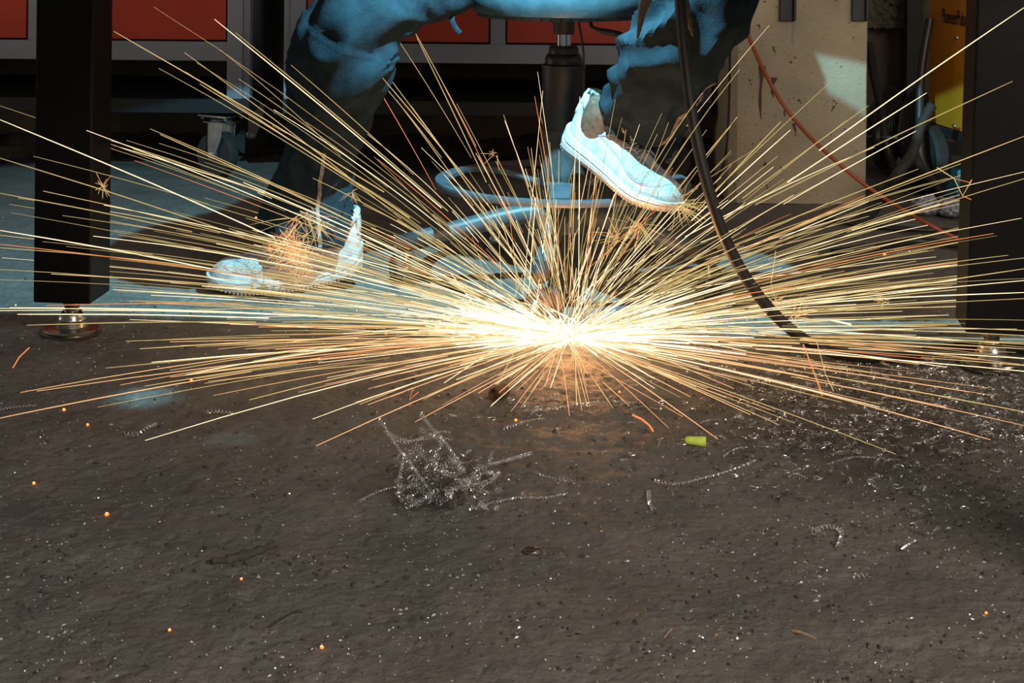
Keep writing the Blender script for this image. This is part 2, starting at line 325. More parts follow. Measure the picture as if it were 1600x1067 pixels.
def cabinet(uL, uR, label, bevel_side=False):
    x0 = (uL-800)/S+0.0; x1 = (uR-800)/S; D = 0.56; u = (uL+uR)/2
    z = lambda v: CH-(v+150)/S
    # v positions measured at image centre of each cabinet, roll taken out
    zr0, zr1 = z(100), z(70); ztop = 0.95; zt0, zt1 = z(181), z(159)
    t = thing('drawer_cabinet', ((x0+x1)/2, CY, 0), label, 'tool cabinet', 'red and grey drawer cabinets against the back wall')
    W = x1-x0; pw = 24/S
    m = MB()
    m.box((x0+pw/2, CY+0.02, (zt1+ztop)/2), (pw, 0.04, ztop-zt1)); m.box((x1-pw/2, CY+0.02, (zt1+ztop)/2), (pw, 0.04, ztop-zt1))
    m.box(((x0+x1)/2, CY+0.021, (zr0+zr1)/2), (W-2*pw+0.002, 0.038, zr1-zr0))
    m.box(((x0+x1)/2, CY+0.021, (zr1+ztop)/2), (pw, 0.036, ztop-zr1))
    m.build('face_frame', M['frame'], t, smooth=False, bevel=0.0012)
    m = MB()
    for s_, xx in ((-1, x0), (1, x1)):
        m.box((xx+s_*0.0095, CY+0.03+0.003, (zt1+ztop)/2), (0.018, 0.05, ztop-zt1))
        m.box((xx+s_*0.006, CY+D/2+0.05, (zt1+ztop)/2), (0.012, D-0.06, ztop-zt1))
    m.box(((x0+x1)/2, CY+D/2, zr0+0.004), (W, D-0.05, 0.006)); m.box(((x0+x1)/2, CY+D/2+0.02, ztop+0.01), (W+0.04, D+0.06, 0.03))
    m.box(((x0+x1)/2, CY+D-0.005, (zr0+ztop)/2), (W, 0.01, ztop-zr0))
    m.build('body_panel', M['frame'], t, smooth=False, bevel=0.001)
    for k, (a, b) in enumerate(((x0+pw, (x0+x1)/2-pw/2), ((x0+x1)/2+pw/2, x1-pw))):
        zz = zr1; hs = [0.24, 0.15, 0.15]
        for h in hs:
            m = MB(); m.box(((a+b)/2, CY+0.012, zz+h/2+0.001), (b-a-0.008, 0.026, h-0.008)); 
            m.box(((a+b)/2, CY-0.006, zz+h-0.022), (b-a-0.008, 0.012, 0.016))
            d = m.build('drawer', M['red'], t, smooth=False, bevel=0.002)
            m = MB(); m.box(((a+b)/2, CY+0.20, zz+h/2), (b-a-0.03, 0.34, h-0.03)); m.build('drawer_tray', M['dark'], d, smooth=False)
            zz += h
    m = MB(); e = 0.012
    m.box(((x0+x1)/2, CY+0.006, (zt0+zt1)/2), (W+0.036, 0.03, zt1-zt0)); m.box(((x0+x1)/2, CY+D, (zt0+zt1)/2), (W+0.036, 0.03, zt1-zt0))
    for xx in (x0, x1): m.box((xx, CY+D/2, (zt0+zt1)/2), (0.04, D, zt1-zt0))
    m.box(((x0+x1)/2, CY+D/2, zt1-0.004), (W, D, 0.006))
    for xx in (x0+0.02, x1-0.05): m.box((xx, CY+0.09, zt0-0.003), (0.14, 0.12, 0.008))
    m.build('base_tray', M['tray'], t, smooth=False, bevel=0.0015)
    for xx in (x0+0.07, x1-0.075):
        caster(t, xx, CY+0.07, -0.55); caster(t, xx+0.02, CY+D-0.09, 0.5)
    # small rivets on posts
    m = MB()
    for xx in (x0-0.01, x1+0.012):
        for zz in (z(97), 0.55, 0.75): m.lathe([(0.003, 0), (0.002, 0.002)], (xx, CY+0.008, zz), 8, Matrix.Rotation(PI/2, 3, 'X'))
    m.build('rivet', M['zinc'], t)
    return t
cabinet(-267, 381, 'red and grey two-bay drawer cabinet on casters at the left, behind the left table leg')
cabinet(456, 1104, 'red and grey two-bay drawer cabinet on casters in the middle, behind the stool')
# ------------------------------------------------------------------ welding table
TA = math.atan2(-0.11, 1.54)
def R_t(x, y, z=0):     # table local -> world
    c = Rz(TA) @ Vector((x, y, 0)); return Vector((TL.x+c.x, TL.y+c.y, z))
TL = G(112, 520); TRp = G(1549, 571)
TA = math.atan2(TRp.y-TL.y, TRp.x-TL.x)
TW = (TRp-TL).length
tb = thing('welding_table', R_t(TW/2, -0.5), 'steel welding table with black square legs on round levelling feet, its top above the picture', 'table')
TB = Rz(TA)
m = MB()
x0_, x1_, y0_, y1_ = -0.125, TW+0.125, -1.035, 0.035
hp = ARC.lerp(G(228, 615, 0.0), 1-0.86/ARC.z); hl = Rz(-TA) @ Vector((hp.x-TL.x, hp.y-TL.y, 0))
def slab(a, b, c, d_):
    m.box(R_t((a+b)/2, (c+d_)/2, 0.86), (b-a, d_-c, 0.006), TB)
hs = 0.03
slab(x0_, hl.x-hs, y0_, y1_); slab(hl.x+hs, x1_, y0_, y1_); slab(hl.x-hs, hl.x+hs, y0_, hl.y-hs); slab(hl.x-hs, hl.x+hs, hl.y+hs, y1_)
ring_ = []
for zz_ in (0.857, 0.863):
    inn = []; out_ = []
    for k in range(32):
        a = 2*PI*(k+0.5)/32; cx_, sx_ = math.cos(a), math.sin(a); q_ = hs/max(abs(cx_), abs(sx_))
        inn.append(R_t(hl.x+0.0062*cx_, hl.y+0.0062*sx_, zz_)); out_.append(R_t(hl.x+q_*cx_, hl.y+q_*sx_, zz_))
    ring_.append((inn, out_))
m.grid([ring_[0][1], ring_[0][0], ring_[1][0], ring_[1][1]], closed=True)
for i in range(7): m.box(R_t(0.0+TW*i/6, -0.52, 0.80), (0.012, 0.98, 0.10), TB)
m.build('table_top', M['plate'], tb, smooth=False, bevel=0.002)
LW = 0.100
def table_leg(lx, ly, zb, lean=0.0):
    c = R_t(lx, ly)
    m = MB(); m.box((c.x+lean*(0.845-zb)/2, c.y, (zb+0.845)/2), (LW, LW, 0.845-zb), TB @ Matrix.Rotation(lean, 3, 'Y'))
    lg = m.build('leg', M['legpaint'], tb, smooth=False, bevel=0.0035)
    m = MB(); m.lathe([(0.0125, 0.03), (0.0125, zb+0.02)], (c.x, c.y, 0), 20)
    for k in range(12): m.lathe([(0.0125, 0.045+k*0.0035), (0.0137, 0.0465+k*0.0035), (0.0125, 0.048+k*0.0035)], (c.x, c.y, 0), 16, caps=False)
    m.build('levelling_stem', M['steel'], lg)
    m = MB(); m.lathe([(0.016, zb-0.011), (0.019, zb-0.010), (0.019, zb-0.001), (0.016, zb)], (c.x, c.y, 0), 6, TB); m.build('hex_nut', M['steel'], lg, smooth=False)
    m = MB(); m.lathe([(0.048, -0.002), (0.050, 0.000), (0.0505, 0.004), (0.047, 0.0055), (0.046, 0.0065), (0.049, 0.0075), (0.047, 0.010), (0.032, 0.012), (0.027, 0.013), (0.026, 0.021), (0.0235, 0.023), (0.0235, 0.026), (0.022, 0.028), (0.021, 0.035), (0.017, 0.038), (0.013, 0.0385)], (c.x, c.y, 0), 48)
    m.build('foot_disc', M['steel'], lg)
zbL = P(112, 465, TL.y).z
table_leg(0, 0, 0.062); table_leg(TW, 0, 0.062, 0.024); table_leg(0, -0.92, 0.062); table_leg(TW, -0.92, 0.062)
# ------------------------------------------------------------------ stool
SX, SY = P(879, 250, 3.30).x, 3.30
st = thing('work_stool', (SX, SY, 0), 'round swivel work stool with black gas column, grey foot ring and five-star caster base', 'stool')
def zs(v): return P(879, v, SY).z
m = MB(); rr = 0.178; SYs = SY-0.035
m.lathe([(0.04, zs(24)), (rr*0.80, zs(22)), (rr*0.97, zs(17)), (rr, zs(8)), (rr*1.02, zs(-6)), (rr*0.98, zs(-22)), (rr*0.85, zs(-30)), (0.02, zs(-32))], (SX-0.005, SYs, 0), 64)
m.build('seat', M['vinyl'], st)
m = MB()
for k in range(56):
    a = 2*PI*k/56; m.box((SX-0.005+rr*0.90*math.cos(a), SYs+rr*0.90*math.sin(a), zs(21)), (0.010, 0.014, 0.006), Rz(a+0.3))
m.build('pleated_edge', M['vinyl'], st)
m = MB(); m.lathe([(0.105, zs(22)), (0.09, zs(26)), (0.055, zs(31)), (0.022, zs(34)), (0.0205, zs(53))], (SX, SY, 0), 32); m.build('seat_mount', M['black'], st)
m = MB(); m.lathe([(0.0145, zs(78)), (0.0145, zs(50))], (SX, SY, 0), 24); m.build('gas_spring', M['chrome'], st)
m = MB(); m.lathe([(0.040, 0.13), (0.041, zs(190)), (0.0425, zs(185)), (0.0425, zs(106)), (0.044, zs(105)), (0.044, zs(101)), (0.037, zs(99)), (0.037, zs(91)), (0.034, zs(86)), (0.030, zs(83)), (0.029, zs(74)), (0.026, zs(71)), (0.015, zs(71))], (SX, SY, 0), 48)
m.build('column_cover', M['cover'], st)
m = MB(); m.lathe([(0.0405, 0.125), (0.0435, 0.13), (0.0435, 0.185), (0.0450, 0.187), (0.0450, 0.215), (0.0435, 0.217), (0.0425, 0.300), (0.0405, 0.302)], (SX, SY, 0), 48); m.build('lower_sleeve', M['sleeve'], st)
m = MB(); m.tube(sp3([P(922, 20, 3.24), P(923, 34, 3.22), P(925, 42, 3.21), P(934, 46, 3.20), P(946, 48, 3.19)]), 0.0035, 10); m.build('lever', M['black'], st)
m = MB(); m.tube(sp3([P(934, 47, 3.20), P(945, 50, 3.19), P(960, 52, 3.185), P(974, 55, 3.18)]), [0.004]+[0.0062]*12+[0.0062, 0.0055, 0.005]+[0.0040]*9, 12, flat=0.7) if False else m.tube([P(934, 47, 3.20), P(945, 50, 3.19), P(960, 52, 3.185), P(970, 54, 3.18), P(974, 55, 3.18)], [0.004, 0.0068, 0.0062, 0.0055, 0.003], 12)
m.build('lever_grip', M['rubber'], st)
m = MB(); m.tube(sp3([P(903, 30, 3.26), P(908, 55, 3.25), P(912, 85, 3.24), P(911, 104, 3.25)]), 0.0022, 8); m.build('thin_cable', M['cable'], st)
# foot ring : flat band
RZ = 0.195; RR = 0.240
ring = []
m = MB()
for k in range(97):
    a = 2*PI*k/96; c, s_ = math.cos(a), math.sin(a)
    ring.append([(SX+(RR+q)*c, SY+(RR+q)*s_, RZ+h) for q, h in ((-0.014, -0.004), (0.012, -0.006), (0.014, 0), (0.012, 0.006), (-0.002, 0.007), (-0.014, 0.004))])
m.grid(ring, closed=True); fr = m.build('foot_ring', M['basegrey'], st)
for a in (-PI/2-0.05, -PI/2+2.05, -PI/2-2.15):
    m = MB(); c, s_ = math.cos(a), math.sin(a); rows = []
    for t in [i/8 for i in range(9)]:
        r = 0.040+(RR-0.044)*t; wd = 0.020+0.020*(1-t)**2*0.9; zz = RZ+0.012*math.sin(PI*t*0.9)
        rows.append([(SX+r*c-s_*q*wd, SY+r*s_+c*q*wd, zz+h) for q, h in ((-1, 0), (-0.9, 0.006), (0.9, 0.006), (1, 0), (0.9, -0.006), (-0.9, -0.006))])
    m.grid(rows, closed=True, caps=True); m.build('ring_spoke', M['basegrey'], fr)
BR = 0.31
for k in range(5):
    a = math.radians(-99+72*k); c, s_ = math.cos(a), math.sin(a)
    pts = [(0.02, 0.128), (0.06, 0.134), (0.12, 0.126), (0.19, 0.110), (0.25, 0.096), (BR-0.012, 0.086), (BR+0.008, 0.080)]
    pp = sp3([(SX+r*c, SY+r*s_, z) for r, z in pts], 4); n = len(pp)
    m = MB(); m.tube(pp, [0.022-0.007*i/(n-1) for i in range(n)], 16)
    lg = m.build('base_leg', M['basegrey'], st)
    e = Vector((SX+BR*c, SY+BR*s_, 0)); tip = Vector((SX+(BR+0.012)*c, SY+(BR+0.012)*s_, 0.079))
    m = MB(); m.tube([Vector((e.x-c*0.04, e.y-s_*0.04, 0.089)), Vector((e.x+c*0.008, e.y+s_*0.008, 0.0805)), Vector((e.x+c*0.020, e.y+s_*0.020, 0.078))], [0.0185, 0.018, 0.010], 20); m.build('end_cap', M['rubber'], lg)
    st_a = a+0.9+k; RX = Rz(st_a) @ Matrix.Rotation(PI/2, 3, 'X')
    m = MB(); m.lathe([(0.0055, 0.045), (0.0055, 0.085)], e, 12); m.build('caster_pin', M['zinc'], lg)
    off = Rz(st_a) @ Vector((0.012, 0, 0))
    m = MB()
    for q in (-0.015, 0.015):
        m.lathe([(0.012, q-0.008), (0.026, q-0.008), (0.029, q-0.005), (0.029, q+0.005), (0.026, q+0.008), (0.012, q+0.008)], e+off+Vector((0, 0, 0.0275)), 28, RX)
    m.build('twin_wheel', M['brownwheel'] if k == 0 else M['rubber'], lg)
    m = MB(); m.lathe([(0.004, -0.027), (0.010, -0.024), (0.010, 0.024), (0.004, 0.027)], e+off+Vector((0, 0, 0.0275)), 16, RX); m.build('wheel_hub', M['zinc'], lg)
m = MB(); m.lathe([(0.030, 0.095), (0.050, 0.100), (0.056, 0.115), (0.056, 0.138), (0.048, 0.146), (0.03, 0.148)], (SX, SY, 0), 40); m.build('base_hub', M['basegrey'], st)
# ------------------------------------------------------------------ person
pe = thing('person', (P(880, 0, 3.42).x, 3.42, 0), 'x', 'person')
pe['label'] = 'seated person in navy work trousers and white trainers, one foot on the stool ring'
legA = [(478, 372, 3.235, 73), (480, 340, 3.235, 70), (486, 305, 3.235, 64), (496, 262, 3.23, 56), (507, 215, 3.21, 53), (512, 192, 3.19, 54), (516, 175, 3.18, 59), (522, 140, 3.16, 66), (531, 105, 3.135, 74), (543, 65, 3.12, 74), (566, 26, 3.115, 72), (610, -12, 3.15, 70), (680, -42, 3.23, 70), (760, -72, 3.32, 72), (840, -98, 3.42, 78)]
legB = [(992, 232, 3.16, 46), (997, 210, 3.155, 58), (1005, 185, 3.14, 67), (1014, 160, 3.11, 71), (1026, 125, 3.06, 73), (1042, 90, 3.03, 74), (1068, 52, 3.00, 72), (1096, 12, 2.985, 72), (1110, -30, 2.99, 76), (1090, -65, 3.08, 78), (1030, -90, 3.20, 78), (960, -105, 3.34, 80), (920, -108, 3.42, 82)]
def trouser(leg, seed, mb, hem_tilt=0.0):
    sp = spline(leg, 9); cs = [P(a, b, y) for a, b, y, h in sp]; rs = [h*y/F for a, b, y, h in sp]
    N = len(cs); n = 64; rows = []; L = 0; frames = []
    u = None
    for i in range(N):
        t = (cs[min(i+1, N-1)]-cs[max(i-1, 0)]).normalized()
        if u is None: u = (Vector((0, -1, 0))-t*t.dot(Vector((0, -1, 0)))).normalized()
        u = (u-t*u.dot(t)).normalized(); w_ = t.cross(u)
        if i: L += (cs[i]-cs[i-1]).length
        row = []
        for k in range(n):
            a = 2*PI*k/n; ca, sa = math.cos(a), math.sin(a)
            q = Vector((ca*1.15+seed, sa*1.15, L*15+1.4*math.sin(a+seed)))
            f1 = noise.noise(q); f2 = noise.noise(Vector((ca*2.4, sa*2.4+seed, L*30+2*ca)))
            fold = (1-abs(f1)*2.6)
            amp = 0.0125+0.007*math.exp(-((L-0.02)/0.07)**2)+0.006*math.exp(-((L-0.36)/0.12)**2)
            d = amp*fold*0.8+0.0035*f2
            if 0.20 < L < 0.44 and ca > -0.45: d += 0.0045*min(1, (L-0.20)/0.006)
            r = rs[i]+d-0.004
            if i <= 1: r += 0.003
            row.append(cs[i]+(u*ca*0.95+w_*sa)*r)
        rows.append(row); frames.append((cs[i], t, u, w_))
    # inner return at hem
    c = cs[0]; inner = [c+(p-c)*0.93+Vector((0, 0, 0.004)) for p in rows[0]]; inner2 = [c+(p-c)*0.88+(cs[3]-cs[0]) for p in rows[0]]
    mb.grid([inner2, inner]+rows, closed=True, caps=False)
    return rows, frames
tm = MB(); rA, fA = trouser(legA, 1.7, tm); rB, fB = trouser(legB, 5.2, tm)
# pelvis / seat of trousers (above the picture)
hc = (P(840, -98, 3.42)+P(920, -108, 3.42))/2
tm.lathe([(0.02, -0.085), (0.11, -0.075), (0.165, -0.03), (0.175, 0.03), (0.165, 0.10), (0.15, 0.17)], (hc.x, hc.y+0.04, hc.z), 40)
tr = tm.build('trousers', M['trouser'], pe)
# side trims : strips following the cloth
def strip(rows, k, i0, i1, w_, name, mt, lift=0.0025, dk=0.0):
    m = MB(); rr_ = []; n = len(rows[0])
    for i in range(i0, i1+1):
        kk = int(round(k+dk*(i-i0))) % n
        p = rows[i][kk]; q = rows[i][(kk+1) % n]; c = sum(rows[i], Vector())/n
        fr_ = (k+dk*(i-i0))-math.floor(k+dk*(i-i0)); kk = int(math.floor(k+dk*(i-i0))) % n; p = rows[i][kk].lerp(rows[i][(kk+1) % n], fr_)
        o_ = (p-c).normalized(); t = (rows[i][(kk+1) % n]-rows[i][kk-1]).normalized()
        rr_.append([p-t*w_/2+o_*lift*0.2, p-t*w_/2+o_*lift, p+t*w_/2+o_*lift, p+t*w_/2+o_*lift*0.2])
    m.grid(rr_, closed=True, caps=True); return m.build(name, mt, tr)
strip(rA, 4, 0, 40, 0.0075, 'side_trim', M['seam'], dk=-0.06)
strip(rB, 61, 0, 48, 0.010, 'side_trim', M['seam'], dk=0.30)
def rowband(rows, i, k0, k1, name, r=0.0016):
    n = len(rows[0]); m = MB(); pts = []
    for k in range(k0, k1+1):
        c = sum(rows[i], Vector())/n; p = rows[i][k % n]; pts.append(p+(p-c).normalized()*0.0008)
    m.tube(pts, r, 6); return m.build(name, M['trouser'], tr)
rowband(rA, 47, -22, 22, 'knee_pocket_seam'); rowband(rA, 48, -22, 22, 'knee_pocket_seam')
rowband(rA, 1, 0, 64, 'hem_stitch', 0.0012); rowband(rB, 1, 0, 64, 'hem_stitch', 0.0012)
# strap tab hanging under thigh
m = MB(); m.tube(sp3([P(708, 14, 3.2), P(706, 30, 3.19), P(712, 44, 3.19), P(719, 52, 3.19)]), 0.0055, 8, flat=0.3); m.build('strap_loop', M['trouser'], tr)
# body under the clothes
bm_v = []; bm_e = []; bm_r = []
def bv(p, r, prev=None):
    bm_v.append(tuple(p)); bm_r.append(r)
    if prev is not None: bm_e.append((prev, len(bm_v)-1))
    return len(bm_v)-1
pel = bv((hc.x, hc.y+0.05, hc.z+0.02), 0.13)
ch1 = bv((hc.x, hc.y+0.06, hc.z+0.22), 0.13, pel); ch2 = bv((hc.x, hc.y-0.02, hc.z+0.46), 0.14, ch1); nk = bv((hc.x, hc.y-0.10, hc.z+0.60), 0.055, ch2); hd = bv((hc.x, hc.y-0.16, hc.z+0.70), 0.095, nk); bv((hc.x, hc.y-0.18, hc.z+0.80), 0.07, hd)
for sgn in (-1, 1):
    sh = bv((hc.x+sgn*0.19, hc.y-0.03, hc.z+0.48), 0.06, ch2); el = bv((hc.x+sgn*0.26, hc.y-0.20, hc.z+0.28), 0.045, sh); wr = bv((hc.x+sgn*0.12, hc.y-0.40, hc.z+0.36), 0.030, el); bv((hc.x+sgn*0.07, hc.y-0.47, hc.z+0.38), 0.035, wr)
toesA = G(345, 455, 0.03); 
for leg, ank in ((legA, (478, 385, 3.235)), (legB, (975, 258, 3.17))):
    kk_ = 9 if leg is legA else 7
    cur = bv(P(*leg[-3][:3]), 0.065, pel)
    for q_ in range(len(leg)-4, 0, -1):
        if q_ == kk_ or (q_-kk_) % 2 == 0: cur = bv(P(*leg[q_][:3]), (0.052 if q_ > kk_ else 0.046 if q_ == kk_ else 0.026+0.012*q_/kk_), cur)
    bv(P(*ank), 0.030, cur)
me = bpy.data.meshes.new('body'); me.from_pydata(bm_v, bm_e, []); bo = bpy.data.objects.new('body', me); COL.objects.link(bo)
bo.modifiers.new('skin', 'SKIN'); 
for i, r in enumerate(bm_r): me.skin_vertices[0].data[i].radius = (r, r)
me.skin_vertices[0].data[0].use_root = True
q = bo.modifiers.new('sub', 'SUBSURF'); q.levels = 2; q.render_levels = 2
me.materials.append(M['skin']); bo.parent = pe; bo.matrix_parent_inverse = Matrix.Translation(pe.location).inverted()
m = MB(); rows = []
for (z, rx, ry, oy) in [(0.02, 0.275, 0.17, 0.04), (0.12, 0.235, 0.16, 0.05), (0.22, 0.19, 0.15, 0.06), (0.34, 0.205, 0.155, 0.03), (0.46, 0.21, 0.155, -0.02), (0.54, 0.17, 0.13, -0.06), (0.60, 0.08, 0.08, -0.10)]:  # unseen hem flared wide to keep arc light off the pillar
    rows.append([Vector((hc.x+rx*math.cos(2*PI*k/32), hc.y+oy+ry*math.sin(2*PI*k/32), hc.z+z)) for k in range(32)])
m.grid(rows, closed=True)
for sgn in (-1, 1):
    m.tube(sp3([(hc.x+sgn*0.17, hc.y-0.03, hc.z+0.48), (hc.x+sgn*0.24, hc.y-0.10, hc.z+0.37), (hc.x+sgn*0.265, hc.y-0.20, hc.z+0.28), (hc.x+sgn*0.20, hc.y-0.31, hc.z+0.32), (hc.x+sgn*0.13, hc.y-0.39, hc.z+0.355)]), [0.078]+[0.07]*15+[0.055]*16+[0.05], 20) if False else m.tube(sp3([(hc.x+sgn*0.17, hc.y-0.03, hc.z+0.48), (hc.x+sgn*0.24, hc.y-0.10, hc.z+0.37), (hc.x+sgn*0.265, hc.y-0.20, hc.z+0.28), (hc.x+sgn*0.20, hc.y-0.31, hc.z+0.32), (hc.x+sgn*0.13, hc.y-0.39, hc.z+0.355)]), 0.064, 20)
m.build('jacket', M['jacket'], pe)
# ---- shoes
def sstep(a, b, x): t = max(0, min(1, (x-a)/(b-a))); return t*t*(3-2*t)
def hwf(x):
    if x > 0.215: return 0.004+0.046*math.sqrt(max(0, 1-((x-0.215)/0.0752)**2))
    if x < 0.03: return 0.002+0.034*math.sqrt(max(0, 1-((0.03-x)/0.0302)**2))
    return None
def interp(tab, x):
    if tab is HW and hwf(x) is not None: return hwf(x)
    for (a, va), (b, vb) in zip(tab, tab[1:]):
        if x <= b: t = max(0, (x-a)/(b-a)); t = t*t*(3-2*t)*0.35+t*0.65; return va+(vb-va)*t
    return tab[-1][1]
HW = [(0, 0.012), (0.03, 0.036), (0.05, 0.037), (0.10, 0.036), (0.14, 0.040), (0.19, 0.048), (0.215, 0.050), (0.29, 0.006)]
HT = [(0, 0.096), (0.01, 0.104), (0.05, 0.088), (0.09, 0.092), (0.12, 0.098), (0.16, 0.086), (0.20, 0.068), (0.235, 0.060), (0.262, 0.052), (0.28, 0.038), (0.29, 0.020)]
TH = [(0, 0.040), (0.05, 0.034), (0.12, 0.028), (0.20, 0.024), (0.26, 0.022), (0.29, 0.015)]
def zbot(x, arch): return arch*0.0 + (0.016*((x-0.21)/0.08)**2 if x > 0.21 else 0)+(0.010*((0.04-x)/0.04)**2 if x < 0.04 else 0)
XS = [0, 0.003, 0.007, 0.012, 0.02, 0.03, 0.042, 0.055, 0.07, 0.085, 0.10, 0.115, 0.13, 0.145, 0.16, 0.175, 0.19, 0.205, 0.22, 0.232, 0.244, 0.255, 0.264, 0.272, 0.279, 0.284, 0.288, 0.29]
def shoe(origin, fwd, up, side, flex=0.0):
    X = Vector(fwd).normalized(); Z = (Vector(up)-X*X.dot(Vector(up))).normalized(); Yv = Z.cross(X)
    def fl(x): return flex*max(0, 0.17-x)**2     # heel lift: the ball stays down
    def T(x, y, z):
        return Vector(origin)+X*x+Yv*y+Z*(z+fl(x))
    def up_pt(x, a, off=0.0):     # a 0..1 from left base over top to right base
        w_ = interp(HW, x)+off; zb = zbot(x, 0)+interp(TH, x)-0.006; h = interp(HT, x)+zbot(x, 0)*0.6+off
        an = PI*a; c, s_ = math.cos(an), math.sin(an)
        pw = 0.75; y = w_*math.copysign(abs(c)**pw, c)*(1-0.22*s_*sstep(0.02, 0.1, x)*(1-sstep(0.2, 0.26, x)))
        return T(x, y, zb+(h-zb)*abs(s_)**0.80)
    m = MB(); n = 28
    m.grid([[up_pt(x, k/n) for k in range(n+1)] for x in XS], caps=True)
    sh = m.build('shoe', M['upper'], pe)
    # mesh vamp panels either side and toe
    for (a0, a1, x0, x1, nm) in ((0.10, 0.40, 0.155, 0.262, 'mesh_panel'), (0.60, 0.90, 0.155, 0.262, 'mesh_panel')):
        m = MB(); rows = []
        for i in range(15):
            x = x0+(x1-x0)*i/14; tt = i/14; sh_ = 0.5*(a0+a1)+(0.04 if a0 < 0.5 else -0.04)*tt
            ha = 0.5*(a1-a0)*math.sqrt(max(0.02, 1-(2*tt-1)**2))
            rows.append([up_pt(x, sh_-ha+2*ha*k/8, 0.0008) for k in range(9)])
        m.grid(rows); m.build(nm, M['mesh'], sh, solid=0.001)
        m = MB(); loop = [r[0] for r in rows]+[p for p in rows[-1][1:]]+[r[-1] for r in rows[::-1][1:]]
        loop += [p for p in rows[0][::-1][1:]]
        m.tube(loop, 0.0014, 6); m.build('piping', M['piping'], sh)
    m = MB()
    for a0 in (0.13, 0.87):
        pts = [up_pt(x, a0+(0.5-a0)*t, 0.0005) for x, t in ((0.05, 0.0), (0.08, 0.08), (0.11, 0.30), (0.125, 0.55), (0.14, 0.72))]
        m.tube(sp3(pts, 5), 0.0013, 6)
        pts = [up_pt(x, a0+(0.5-a0)*t, 0.0005) for x, t in ((0.0, 0.45), (0.03, 0.35), (0.06, 0.22), (0.10, 0.10), (0.15, 0.04), (0.20, 0.02))]
        m.tube(sp3(pts, 5), 0.0013, 6)
    m.build('stitching', M['piping'], sh)
    # toe bumper
    m = MB(); m.grid([[up_pt(x, k/n, 0.0012*sstep(0.235, 0.25, x)) for k in range(n+1)] for x in [0.240, 0.25, 0.258, 0.266, 0.274, 0.281, 0.286, 0.2895]], caps=True); m.build('toe_cap', M['upper'], sh)
    # collar and heel tab
    m = MB(); rim = []
    for k in range(33):
        a = 2*PI*k/32; cx = 0.058+0.050*math.cos(a); cy = 0.030*math.sin(a)
        rim.append(T(cx, cy, 0.096+0.022*max(0, -math.cos(a))**3+0.010*max(0, math.cos(a))))
    m.tube(rim, 0.0075, 10, caps=False); m.build('collar', M['upper'], sh)
    m = MB(); rows = []
    for i in range(7):
        t = i/6; rows.append([T(0.004+0.010*t*t-0.004*t+0.012*abs(k/6*2-1)**2*0.7, 0.024*(k/6*2-1)*(1-0.35*t), 0.075+0.050*t) for k in range(7)])
    m.grid(rows); m.build('heel_tab', M['upper'], sh, solid=0.005)
    m = MB(); rows = []
    for i in range(9):
        t = i/8; x = 0.155-0.065*t
        rows.append([T(x, 0.022*(k/6*2-1), 0.083+0.044*t-0.006*(k/6*2-1)**2+(0.012*t)) for k in range(7)])
    m.grid(rows); m.build('tongue', M['lace'], sh, solid=0.006)
    # laces
    m = MB()
    for i in range(5):
        x = 0.118+i*0.0155
        pts = [up_pt(x+0.006*(j % 2)*0+0.010*t, 0.36+0.28*t, 0.004+0.003*math.sin(PI*t)) for t, j in [(q/6, q) for q in range(7)]]
        m.tube(pts, 0.0026, 8, flat=0.6)
        pts = [up_pt(x+0.010-0.010*t, 0.36+0.28*t, 0.005+0.003*math.sin(PI*t)) for t in [q/6 for q in range(7)]]
        m.tube(pts, 0.0026, 8, flat=0.6)
    for sg in (-1, 1):
        b = up_pt(0.128, 0.5, 0.008)
        lp = [b, b+Yv*sg*0.014+Z*0.008, b+Yv*sg*0.026+Z*0.002+X*0.006, b+Yv*sg*0.024-Z*0.006+X*0.012, b+Yv*sg*0.008-Z*0.001+X*0.006]
        m.tube(sp3(lp, 5), 0.0023, 8)
        m.tube(sp3([b, b+Yv*sg*0.012+X*0.014-Z*0.002, b+Yv*sg*0.020+X*0.032-Z*0.012], 5), 0.0023, 8)
    m.build('laces', M['lace'], sh)
    # midsole
    m = MB(); rows = []
    for x in XS:
        w_ = interp(HW, x)+0.0065*min(1, interp(HW, x)/0.022); xx = x*1.035-0.005; zb = zbot(x, 0)+0.004; zt = zbot(x, 0)+interp(TH, x)
        g = 0.0028
        rows.append([T(xx, y, z) for y, z in ((-w_*0.9, zb), (-w_, zb+0.003), (-w_-0.001, zb+(zt-zb)*0.42), (-w_+g, zb+(zt-zb)*0.50), (-w_-0.0005, zb+(zt-zb)*0.58), (-w_+0.001, zt), (-w_*0.86, zt+0.001), (w_*0.86, zt+0.001), (w_-0.001, zt), (w_+0.0005, zb+(zt-zb)*0.58), (w_-g, zb+(zt-zb)*0.50), (w_+0.001, zb+(zt-zb)*0.42), (w_, zb+0.003), (w_*0.9, zb))])
    m.grid(rows, closed=True, caps=True); m.build('midsole', M['midsole'], sh)
    m = MB(); 
    for i in range(40):
        x = 0.006+0.278*i/39; w_ = interp(HW, x)+0.003; zb = zbot(x, 0)
        for sg in (-1, 1):
            c = T(x*1.035-0.005, sg*w_*0.86, zb+0.0035); m.box(c, (0.0050, w_*0.30, 0.006), Matrix((X, Yv, Z)).transposed())
        if i % 2 == 0: m.box(T(x*1.035-0.005, 0, zb+0.0035), (0.008, w_*1.1, 0.006), Matrix((X, Yv, Z)).transposed())
    m.build('outsole_lugs', M['midsole'], sh, smooth=False)
    return sh, T
toe = G(317, 458); 
FA = Vector((-0.96, -0.20, 0.0)).normalized()
toeA = G(322, 460, 0.0); oA = toeA-FA*0.288+Vector((0, 0.04, 0.0))
shA, TAf = shoe(oA, FA, (0, -0.05, 1), -1, flex=1.1)
FB = Vector((0.17, -0.20, -0.095)).normalized()
